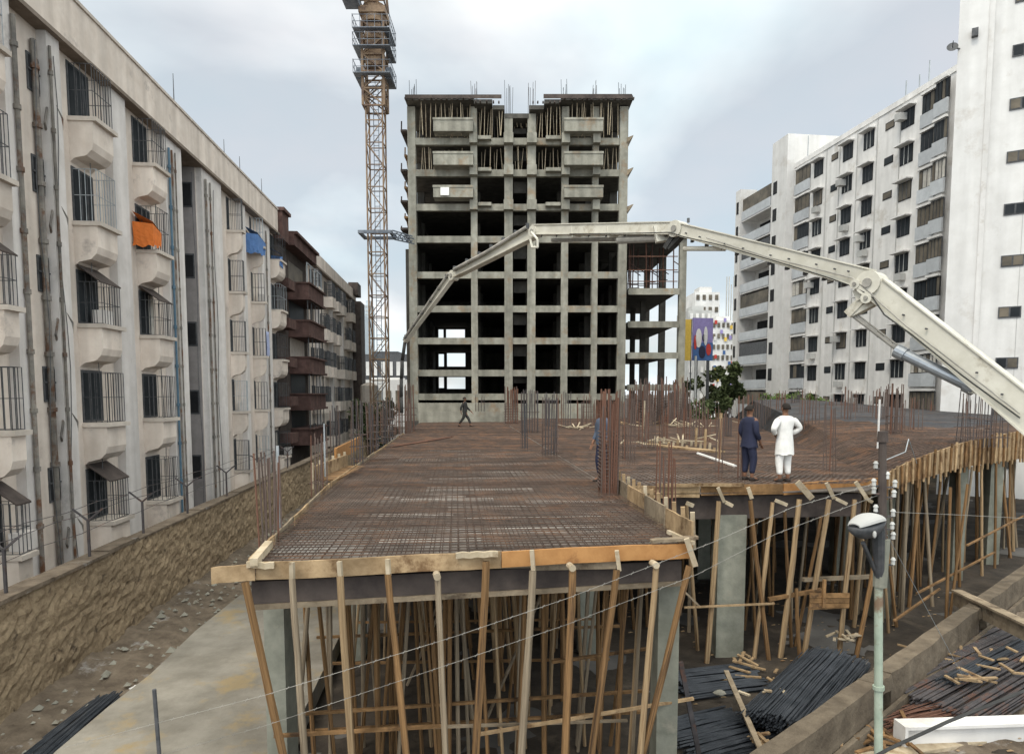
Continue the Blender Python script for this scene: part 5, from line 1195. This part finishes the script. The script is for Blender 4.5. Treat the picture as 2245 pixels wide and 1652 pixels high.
# ================================================================ NEAR RIGHT : wall, piles, pole, lamp
def gp(px, py, z=0): return az(px, py, z)
wa = [az(1625,1665,.85), az(1745,1565,.85), az(1860,1478,.85), az(1990,1392,.85), az(2100,1318,.85), az(2260,1226,.85)]
rw = empty('retaining_wall', V(wa[2].x,wa[2].y,0), 'low rough concrete retaining wall running diagonally with square holes', 'wall')
a, b = wa[0], wa[-1]; dW = (b-a); dW.z = 0; LW = dW.length; dW.normalize(); nW = V(dW.y,-dW.x,0)   # towards the camera
hole_t = [(.235,.275),(.60,.635)]
def wseg(t0, t1, z0, z1, th=.35, name='wall_section', m='concrete_dark', o0=0):
    mb = MB(); p, q = a+dW*LW*t0, a+dW*LW*t1; n_ = 10; rr_ = []
    for k in range(n_+1):
        c = p.lerp(q,k/n_)+nW*(.03*noise.noise(V((t0+k/n_)*6,z0,0))); rr_.append([V(c.x,c.y,z0)+nW*o0,V(c.x,c.y,z0)+nW*(o0+th),V(c.x,c.y,z1+.02*math.sin(k*2.1+t0*9))+nW*(o0+th-.04),V(c.x,c.y,z1)+nW*o0])
    mb.loft(rr_); return mb.build(name, m, rw)
M['wall_brown'] = mat('dirty_brown_concrete', (.11,.085,.06), (.20,.16,.115), 2.2, big=.35, bump=.5, c3=(.10,.08,.06), c3t=.62)
edges_ = [-.12]+[v for h in hole_t for v in h]+[1.0]
for k in range(0,len(edges_),2): wseg(edges_[k]+(.001 if k else 0), edges_[k+1]-.001, -.1, .85, m='wall_brown')
for h in hole_t: wseg(h[0],h[1],.62,.85,.35,'lintel','wall_brown'); wseg(h[0],h[1],-.1,.12,.35,'lintel','wall_brown')
wseg(-.12,1.0,-.1,.32,.12,'footing','wall_brown',o0=.352)
# near right ground: slightly raised dirt
tag(sheet(5.2, 16, 4.2, 19, 90, 120, lambda x, y: .10+.16*noise.noise(V(x*.7,y*.7,3))+.07*noise.noise(V(x*3,y*3,8)), 'dirt_mound', 'soil', keep=lambda x,y: (V(x,y,0)-a).dot(nW) > .45), kind='structure')
# rebar bundles
def bundle(c0, c1, wd, ht, n, m, name, label, r=.016, spread=.0, z0=.05, nx=8, group='rebar bundles on the ground'):
    c0 = Vector(c0); c1 = Vector(c1); c0.z = c1.z = 0; d = (c1-c0).normalized(); q = V(-d.y,d.x,0); mb = MB()
    for i in range(n):
        u_ = (i % nx+.5)/nx-.5+rnd.uniform(-.05,.05); v_ = (i//nx)/max(1,n//nx); ln = rnd.uniform(-.12,.12)
        a_ = c0+q*(u_*wd)+V(0,0,z0+v_*ht*(1-1.6*u_*u_))-d*ln; b_ = c1+q*(u_*wd*(1+spread)+rnd.uniform(-.06,.06))+V(0,0,z0+v_*ht*(1-1.6*u_*u_))+d*ln
        mid = a_.lerp(b_,.5)+V(rnd.uniform(-.04,.04),rnd.uniform(-.04,.04),rnd.uniform(-.015,.03)); mb.tube(a_,mid,r,n=5); mb.tube(mid,b_,r,n=5)
    return tag(mb.build(name, m), label, 'rebar', group)
bundle(gp(1700,1600,.3), gp(1835,1445,.35), 1.1, .30, 300, 'steel_blue', 'rebar_bundle', 'thick blue black rebar bundle leaning beside retaining wall', r=.013, nx=50, z0=.3)
bundle(gp(1660,1570,.2), gp(1790,1435,.3), .5, .2, 120, 'steel_blue', 'rebar_bundle', 'second blue black rebar bundle left of the thick one', r=.012, nx=30, z0=.2)
bundle(gp(1480,1640), gp(1640,1600), 1.3, .2, 110, 'steel_blue', 'rebar_bundle', 'flat dark rebar stack right of the right front column, nearer', r=.02, nx=36)
bundle(gp(1480,1510), gp(1650,1490), 1.2, .15, 100, 'steel_blue', 'rebar_bundle', 'flat dark rebar stack right of the right front column, farther', r=.02, nx=36)
bundle(gp(2020,1545,.25), gp(2300,1395,.25), 1.9, .3, 160, 'rust_dark', 'rebar_bundle', 'wide rusty rebar heap at lower right', r=.018, nx=50, z0=.15)
bundle(gp(2075,1480,.5), gp(2240,1385,.6), .30, .12, 30, 'steel_blue', 'rebar_bundle', 'slim dark bundle lying on top of the rusty heap', r=.02, nx=12, z0=.35)
bundle(gp(2100,1420,.2), gp(2200,1365,.2), .9, .12, 50, 'rust_dark', 'rebar_bundle', 'dark bar stack behind the rusty heap', r=.016, nx=26)
bundle(gp(-60,1760,.4), gp(235,1498,.55), .75, .14, 80, 'steel_blue', 'rebar_bundle', 'long blue black bar bundle at foot of boundary wall', r=.014, nx=34, spread=-.5, z0=.25)
bundle(gp(40,1780,.3), gp(255,1560,.42), .30, .08, 22, 'steel_blue', 'rebar_bundle', 'thin loose bars beside the boundary wall bundle', r=.012, nx=14, z0=.12)
bundle(gp(440,1370,.4), gp(530,1310,.4), .5, .05, 26, 'steel_blue', 'rebar_bundle', 'short dark bars at the slab edge near left column', r=.016, nx=20, z0=.05)
for k, (x0,y0,x1,y1,w_,m,lab) in enumerate(((1592,1470,1672,1652,.09,'timber_grey','grey plank leaning from flat rebar stack to retaining wall'),(1492,1450,1532,1650,.07,'rust_dark','rusty lattice strip leaning by the right front column'))):
    mb = MB(); mb.bar(ad(x0,y0,12.5 if k==0 else 10.0), gp(x1,y1,.3), w_, .04); tag(mb.build('plank',m), lab, 'plank')
# formwork panels
mb = MB(); p, q = gp(1975,1612,.25), gp(2330,1600,.25); mb.bar(p,q,.12,.34); mb.bar(p+V(0,0,.19),q+V(0,0,.19),.30,.05); mb.bar(p+V(-.03,0,0),p+V(.02,0,.0),.30,.44); 
tag(mb.build('formwork_beam','white2'), 'long white painted formwork beam at bottom right', 'panel', 'formwork panels at right')
mb = MB(); p, q = gp(1880,1665,.1), gp(2150,1622,.1); mb.bar(p,q,.22,.08); tag(mb.build('formwork_beam','timber_fresh'), 'low pale beam in front of the white formwork beam', 'panel', 'formwork panels at right')
mb = MB(); p, q = gp(2095,1310,.75), gp(2280,1400,.75); mb.bar(p,q,.12,.34); mb.bar(p+V(0,0,.19),q+V(0,0,.19),.26,.05); tag(mb.build('formwork_beam','timber_grey'), 'grey formwork beam leaning down at right edge above the rusty heap', 'panel', 'formwork panels at right')
mb = MB(); mb.bar(gp(2095,1305,.8), gp(2120,1370,.05), .06,.05); tag(mb.build('strut','timber_fresh'), 'short pale strut under the left end of grey formwork beam','strut')
for i, (px,py,n,rx,ry,ln,m,lab) in enumerate(((2085,1460,46,.35,.35,.5,'timber','pale offcut pile left of the rusty heap'),(2150,1530,10,.5,.2,.6,'timber','pale sticks lying on the rusty heap'),(2220,1480,8,.3,.3,.5,'timber','pale sticks at right on the rusty heap'),(1770,1640,40,.5,.25,.5,'timber','yellowish offcuts at foot of retaining wall'),(1900,1620,40,.5,.3,.6,'timber_brown','brown offcuts by the utility pole foot'),(1660,1480,16,.4,.3,.5,'timber','ochre offcuts behind the plank'),(1840,1432,10,.25,.1,.4,'timber_fresh','white rags and offcuts at top of thick bundle'),(1690,1560,6,.2,.1,.3,'timber_fresh','two pale sticks lying on thick bundle'))):
    pile(gp(px,py,.15), n, rx, ry, ln, m, lab, z=.35 if i in (1,2,6,7) else .1)
bundle(gp(1940,1590,.2), gp(2075,1555,.2), .5, .25, 60, 'rust_red', 'rebar_bundle', 'orange rust coloured wire tangle behind white formwork beam', r=.01, nx=14, z0=.1, spread=.5)
def rock(px, py, r_, m, lab, z=.2, grp='rocks on the site'):
    c = gp(px,py,z); mb = MB(); n_, m_ = 9, 6; rings = []
    for k in range(1,m_):
        t = math.pi*k/m_; rings.append([V(c.x+r_*1.3*math.sin(t)*math.cos(2*math.pi*i/n_)*rnd.uniform(.8,1.15), c.y+r_*math.sin(t)*math.sin(2*math.pi*i/n_)*rnd.uniform(.8,1.15), z-r_*.6*math.cos(t)+.02) for i in range(n_)])
    mb.loft(rings); tag(mb.build('rock', m), lab, 'rock', grp)
rock(1718,1635,.14,'ledge','rounded pale stone at foot of retaining wall'); rock(1578,1520,.09,'concrete','small pale stone on farther flat rebar stack')
rock(305,1512,.14,'far_white','white stone on the soil strip, nearest of four'); rock(283,1555,.12,'far_grey','flat grey stone on the soil strip near the wall foot',z=.3); rock(448,1432,.15,'far_white','white stone on far soil strip'); rock(395,1492,.16,'far_grey','grey stone at the paving slab edge'); rock(345,1600,.08,'far_white','tiny white stone at slab edge')
for k in range(70):     # rubble scatter as one countless spread
    pass
mb = MB()
for k in range(900):
    x = rnd.uniform(-7.3,-3.6); y = rnd.uniform(6.5,30); r_ = rnd.uniform(.015,.06)*(1 if k%9 else 1.8); z = .15+.3*max(0,-5.6-x)*.5
    mb.add([(x-r_,y-r_,z),(x+r_,y-r_*.7,z),(x+r_*.8,y+r_,z),(x-r_,y+r_*.8,z),(x+rnd.uniform(-.3,.3)*r_,y,z+r_*1.1)],[(0,1,4),(1,2,4),(2,3,4),(3,0,4)])
tag(mb.build('rubble','concrete'), 'loose grey rubble scattered on the soil strip', 'rubble', kind='stuff')
mb = MB()
for k in range(1100):
    x = rnd.uniform(4,14); y = rnd.uniform(8,20); r_ = rnd.uniform(.008,.028)
    if (V(x,y,0)-a).dot(nW) < .5 and k%3: continue
    gz = .03+.10*noise.noise(V(x*.5,y*.5,1)) if (V(x,y,0)-a).dot(nW) < .45 else .12+.16*noise.noise(V(x*.7,y*.7,3)); mb.add([(x-r_*2.6,y-r_,gz),(x+r_*2.4,y-r_*.5,gz),(x+r_*1.8,y+r_,gz),(x-r_*2,y+r_*.8,gz),(x+r_*rnd.uniform(-1.5,1.5),y,gz+r_*.9)],[(0,1,4),(1,2,4),(2,3,4),(3,0,4)])
tag(mb.build('rubble','timber'), 'wood chips and rubble scattered on the right dirt', 'rubble', kind='stuff')

# utility pole with insulators and broken lamp
UD = 7.5
up = empty('utility_pole', pt(1926,UD,0), 'pale green utility pole with rusty top and white insulators', 'pole')
mb = MB(); mb.tube(pt(1926,UD,0), pt(1926,UD,ad(1926,1285,UD).z), .046,.044, n=12); mb.tube(pt(1926,UD,ad(1926,1510,UD).z), pt(1926,UD,ad(1926,1502,UD).z), .062, n=12); mb.build('shaft','pole_green',up,smooth=False)
mb = MB(); mb.tube(pt(1929,UD,ad(1926,1285,UD).z), pt(1934,UD,ad(1936,1180,UD).z), .075,.085, n=10); mb.build('sleeve','concrete_column',up)
mb = MB(); mb.tube(pt(1934,UD,ad(1936,1181,UD).z), pt(1935,UD,ad(1936,950,UD).z), .048,.04, n=10); mb.tube(pt(1935,UD,ad(1936,968,UD).z), pt(1935,UD,ad(1936,945,UD).z), .06,.05, n=10); mb.build('top_shaft','dark_wood',up)
for i, (px,py,s) in enumerate(((1920,1017,-1),(1916,1055,-1),(1916,1072,-1),(1962,1058,1),(1960,1080,1),(1920,1112,-1),(1958,1122,1),(1956,1150,1),(1958,1172,1),(1958,1228,1),(1945,1040,1))):
    p = ad(px,py,UD-.02); z = p.z; mb = MB(); mb.tube((p.x,p.y,z-.045),(p.x,p.y,z+.005),.024,.021,n=10); mb.tube((p.x,p.y,z+.007),(p.x,p.y,z+.035),.03,.014,n=10); ins = mb.build('insulator','porcelain',up)
    mb = MB(); c = ad(1935,py,UD); mb.bar((p.x,p.y,z-.05),(c.x,c.y,z-.05),.018); mb.build('pin','rust_dark',ins)
lm = empty('street_lamp', ad(1905,1190,UD-.1), 'broken white street lamp head hanging on the utility pole', 'street lamp')
def shell(u0, u1, flip=1):
    pass
c = ad(1903,1165,UD-.15); dl = (ad(1938,1195,UD-.1)-ad(1866,1130,UD-.25)); 
La, Lb = ad(1872,1154,UD-.36), ad(1932,1138,UD-.12)
dL = (Lb-La).normalized(); sL = V(-dL.y,dL.x,0).normalized()
mb = MB(); rings = []; n_ = 9
for k in range(9):
    t = k/8; w_ = .135*math.sin(math.pi*(.12+.8*t))**.6; h_ = .075*math.sin(math.pi*(.1+.8*t))**.6; p = La.lerp(Lb,t)+V(0,0,.03*math.sin(math.pi*t))
    outer = [p+sL*(w_*math.cos(math.pi*i/n_))+V(0,0,h_*math.sin(math.pi*i/n_)) for i in range(n_+1)]; inner = [p+sL*((w_-.012)*math.cos(math.pi*i/n_))+V(0,0,(h_-.012)*math.sin(math.pi*i/n_)) for i in range(n_,-1,-1)]
    rings.append(outer+inner)
mb.loft(rings); mb.build('hood','far_grey',lm,smooth=False)
mb = MB(); rings = []
for k in range(9):
    t = k/8; w_ = .12*math.sin(math.pi*(.14+.76*t))**.6; h_ = .16*math.sin(math.pi*(.1+.8*t))**.7; p = La.lerp(Lb,t)-V(0,0,.012)
    rings.append([p+sL*(w_*math.cos(math.pi*i/n_))-V(0,0,h_*math.sin(math.pi*i/n_)) for i in range(n_+1)])
mb.loft(rings); mb.build('lens_bowl','iron',lm,smooth=True)
mb = MB(); p = La.lerp(Lb,.45)-V(0,0,.09); mb.ball((p.x-.0,p.y-.15,p.z),.02,.02,.04); mb.build('bulb','porcelain',lm)
mb = MB(); mb.tube(La.lerp(Lb,.9)-V(0,0,.1), ad(1928,1275,UD), .07,.05,n=10); mb.tube(La.lerp(Lb,.35)-V(0,0,.2), ad(1920,1255,UD), .025,n=6); mb.build('arm','iron',lm)
# wires from post to pole
fpst = pt(340,7.6,0); mb = MB(); zt = ad(338,1510,7.6).z; mb.tube(pt(372,7.6,0), pt(338,7.6,zt), .024, n=8); tag(mb.build('wire_post','iron'), 'dark thin iron post at bottom left carrying two wires', 'post')
def dd_(px): return 7.45
def wire(pts_, lab, r=.0028, barb=True, cat='wire', name='barbed_wire', m='iron_pale'):
    P_ = [ad(*p) for p in pts_]; mb = MB(); mb.path(P_, r, 5)
    if barb:
        for a_, b_ in zip(P_[:-1], P_[1:]):
            n_ = max(1,int((b_-a_).length/.16))
            for k in range(n_): q = a_.lerp(b_,(k+.5)/n_); mb.bar(q+V(-.015,0,-.018),q+V(.015,0,.018),r*1.4)
    tag(mb.build(name, m), lab, cat, 'wires in the foreground')
wire([(130,1640,7.9),(340,1585,7.6),(583,1522,7.2),(998,1394,7.2),(1243,1311,7.3),(1560,1189,7.4),(1736,1112,7.45),(1922,1058,7.5)], 'upper barbed wire strand from left iron post to utility pole', m='hose')
wire([(250,1680,7.9),(372,1648,7.6),(580,1590,7.2),(998,1451,7.2),(1243,1368,7.3),(1529,1258,7.4),(1700,1170,7.45),(1925,1085,7.5)], 'lower barbed wire strand from left iron post to utility pole', m='hose')
wire([(1958,1122,7.5),(2100,1128,8.5),(2330,1140,10)], 'thin wire running right from pole insulators', r=.003, barb=False, name='wire', m='hose')
wire([(1920,1017,7.5),(1985,990,8.5),(1992,962,9),(2010,1015,11)], 'thin pale wire looping up at right of the pole top', r=.006, barb=False, name='wire')
wire([(1945,1172,7.5),(2030,1330,8.5),(2110,1480,9.5)], 'thin slack wire dropping right of pole', r=.004, barb=False, name='wire')
wire([(1840,1700,6.2),(1950,1640,6.4),(2080,1580,6.6),(2180,1540,6.8),(2330,1480,7.2)], 'thick black cable crossing the bottom right corner', r=.018, barb=False, name='cable', cat='cable', m='rubber')

# ================================================================ PEOPLE
def skinned(name, m, joints, edges, parent, sub=2, root=0):
    org = WL[parent]; me = bpy.data.meshes.new(name); me.from_pydata([tuple(j[0]) for j in joints], edges, []); me.materials.append(M[m])
    ob = bpy.data.objects.new(name, me); COL.objects.link(ob); ob.parent = parent; WL[ob] = org
    sk = ob.modifiers.new('skin','SKIN'); sk.use_smooth_shade = True
    for i, j in enumerate(joints):
        r_ = j[1] if isinstance(j[1], tuple) else (j[1], j[1]); me.skin_vertices[0].data[i].radius = r_; me.skin_vertices[0].data[i].use_root = (i == root)
    ss = ob.modifiers.new('sub','SUBSURF'); ss.levels = sub; ss.render_levels = sub
    return ob
def person(p, yaw, label, top, legs, skin='skin', pose='hips', tunic=.0, H=1.72, hair='hair', stride=0.0):
    e = empty('person', p, label, 'person', rz=yaw)
    s = H/1.72; hy = .0
    hipz = .92*s
    fl = (V(.11*s, -stride*.32, .08), V(.11*s, -stride*.15-.04, .50*s)); fr = (V(-.11*s, stride*.32, .08+.0), V(-.11*s, stride*.10-.04, .50*s))
    if pose == 'walk': pass
    J = [(V(0,0,hipz),(.145*s,.11*s)), (V(0,-.01,1.12*s),(.135*s,.10*s)), (V(0,0,1.33*s),(.16*s,.105*s)), (V(0,0,1.46*s),.06*s), (V(0,-.015,1.53*s),.052*s), (V(0,-.02,1.60*s),(.07*s,.085*s)), (V(0,-.02,1.68*s),(.062*s,.075*s)),
         (V(.09*s,0,.86*s),.085*s), (fl[1],.062*s), (fl[0],.042*s), (fl[0]+V(.015,-.15,-.045),.034*s),
         (V(-.09*s,0,.86*s),.085*s), (fr[1],.062*s), (fr[0],.042*s), (fr[0]+V(-.015,-.15,-.045),.034*s)]
    Ed = [(0,1),(1,2),(2,3),(3,4),(4,5),(5,6),(0,7),(7,8),(8,9),(9,10),(0,11),(11,12),(12,13),(13,14)]
    if pose == 'hips': arms = lambda q: [V(q*.19*s,0,1.40*s), V(q*.38*s,.07,1.19*s), V(q*.20*s,-.08,1.05*s), V(q*.13*s,-.12,1.02*s)]
    elif pose == 'walk': arms = lambda q: [V(q*.18*s,0,1.40*s), V(q*.23*s,.05-.12*q*stride,1.13*s), V(q*.22*s,-.08-.25*q*stride,.90*s), V(q*.21*s,-.12-.28*q*stride,.82*s)]
    else: arms = lambda q: [V(q*.18*s,0,1.40*s), V(q*.24*s,.03,1.12*s), V(q*.21*s,-.12,.92*s), V(q*.20*s,-.16,.85*s)]
    hands = []
    for q in (1,-1):
        A = arms(q); i0 = len(J); J += [(A[0],.062*s),(A[1],.045*s),(A[2],.032*s),(A[3],(.036*s,.022*s))]; Ed += [(2,i0),(i0,i0+1),(i0+1,i0+2),(i0+2,i0+3)]; hands.append((A[2],A[3],q))
    skinned('body', skin, J, Ed, e)
    # fingers
    hn = []
    for A2_, A3_, q in hands:
        d = (A3_-A2_).normalized(); sd_ = d.cross(V(0,0,1)); sd_ = sd_.normalized() if sd_.length > .1 else V(1,0,0)
        js = [(A3_,.016)]; es = []
        for k in range(4):
            b0 = A3_+d*.02+sd_*(-.026+.0175*k); l_ = (.07,.08,.075,.06)[k]; i0 = len(js); js += [(b0,.009),(b0+d*l_*.55+V(0,-.01,-.012),.008),(b0+d*l_*.9+V(0,-.02,-.03),.007)]; es += [(0,i0),(i0,i0+1),(i0+1,i0+2)]
        i0 = len(js); js += [(A3_-d*.01-sd_*.035,.010),(A3_+d*.035-sd_*.05,.009)]; es += [(0,i0),(i0,i0+1)]
        hn.append(skinned('hand', skin, js, es, e, sub=1))
    # face bits and hair
    mb = MB(); hc = V(0,-.02,1.64*s); P0 = V(*p); 
    def loc(mbx, name, m, smooth=True):
        o_ = mbx.build(name, m, e, local=True, smooth=smooth); return o_
    mb.loft([[V(0,-.095*s,1.655*s),V(.012,-.09*s,1.63*s),V(-.012,-.09*s,1.63*s)],[V(0,-.12*s,1.625*s),V(.014,-.10*s,1.612*s),V(-.014,-.10*s,1.612*s)]]); mb.ball((.078*s,-.01,1.63*s),.012,.02,.032); mb.ball((-.078*s,-.01,1.63*s),.012,.02,.032); loc(mb,'nose_and_ears',skin)
    mb = MB(); mb.ball((.028*s,-.098*s,1.652*s),.011,.008,.007); mb.ball((-.028*s,-.098*s,1.652*s),.011,.008,.007); mb.box(-.022,.022,-.105*s,-.095*s,1.588*s,1.594*s); loc(mb,'eyes_and_mouth','hair')
    rings = []
    for k in range(7):
        t = k/6; rr_ = .104*s*math.cos(t*math.pi/2*.96); rings.append([V(rr_*.86*math.cos(2*math.pi*i/14), .018*s+rr_*math.sin(2*math.pi*i/14)*(1.0), 1.635*s+(.03*s if math.sin(2*math.pi*i/14)<-.2 else -.02*s)*(1-t)+.118*s*math.sin(t*math.pi/2)) for i in range(14)])
    mb = MB(); mb.loft(rings); loc(mb,'hair',hair)
    # loose shirt or long tunic
    hem = hipz-.06 if not tunic else tunic*s
    prof = [(1.475,.07,.065,0),(1.46,.15,.09,0),(1.425,.215,.115,0),(1.33,.225,.13,0),(1.15,.175,.125,0),(1.0,.19,.135,0),(.88,.205,.145,0)]
    prof = [x for x in prof if x[0]*s > hem+.04]+([(.72,.215,.155,0)] if tunic and hem < .66 else [])+[(hem/s,.22 if tunic else .195,.165 if tunic else .14,0)]
    n_ = 26; rings = []
    for (z,rx,ry,_) in prof:
        f = max(0,(1.2-z))*.09; rings.append([V(s*rx*math.cos(2*math.pi*i/n_)*(1+f*math.sin(i*2.3+z*3)), s*ry*math.sin(2*math.pi*i/n_)*(1+f*math.cos(i*1.9+z*4))-.005, z*s+(.015*math.sin(i*1.2) if z*s<=hem+.01 else 0)) for i in range(n_)])
    mb = MB(); mb.loft(rings, cap=False); loc(mb,'tunic' if tunic else 'shirt',top)
    for q in (1,-1):
        A = arms(q); mb = MB(); pts_ = [A[0]-V(q*.03,0,-.01),A[1]-V(0,0,0),A[1].lerp(A[2],.88)]; 
        skinned('sleeve', top, [(pts_[0],.098*s),(A[0].lerp(A[1],.5),.078*s),(pts_[1],.070*s),(pts_[2],.055*s)],[(0,1),(1,2),(2,3)], e)
    for q, ft in ((1,fl),(-1,fr)):
        skinned('trouser_leg', legs, [(V(q*.085*s,0,hipz),.112*s),(V(q*.095*s,0,.72*s),.105*s),(ft[1],.092*s),(ft[0]+V(0,0,.08),.062*s)],[(0,1),(1,2),(2,3)], e)
        mb = MB(); f0 = ft[0]+V(0,.03,-.075); mb.loft([[f0+V(-.042,k1,0),f0+V(.042,k1,0),f0+V(.038,k1,hh),f0+V(-.038,k1,hh)] for k1,hh in ((.02,.08),(-.06,.085),(-.15,.05),(-.21,.03))]); loc(mb,'shoe','shoe')
    return e
person(pt(1718,15.0,DZ+.04), R(200)-YAW, 'man in white tunic and trousers standing hands on hips on right deck', 'white_cloth', 'white_cloth', pose='hips', tunic=.62)
person(pt(1640,15.3,DZ+.04), R(112), 'man in dark blue shirt and trousers standing behind thin rebar', 'navy_cloth', 'navy_cloth', pose='stand', tunic=.78, H=1.68)
person(pt(1019,40.5,DZ+.04), R(75), 'distant man in dark clothes walking across deck before low wall', 'dark_cloth', 'dark_cloth', pose='walk', stride=1.0)
person(pt(1322,15.1,DZ+.04), R(-60), 'worker in blue clothes half hidden inside the tall dense rebar cage', 'blue_grey_cloth', 'navy_cloth', pose='stand', H=1.66)
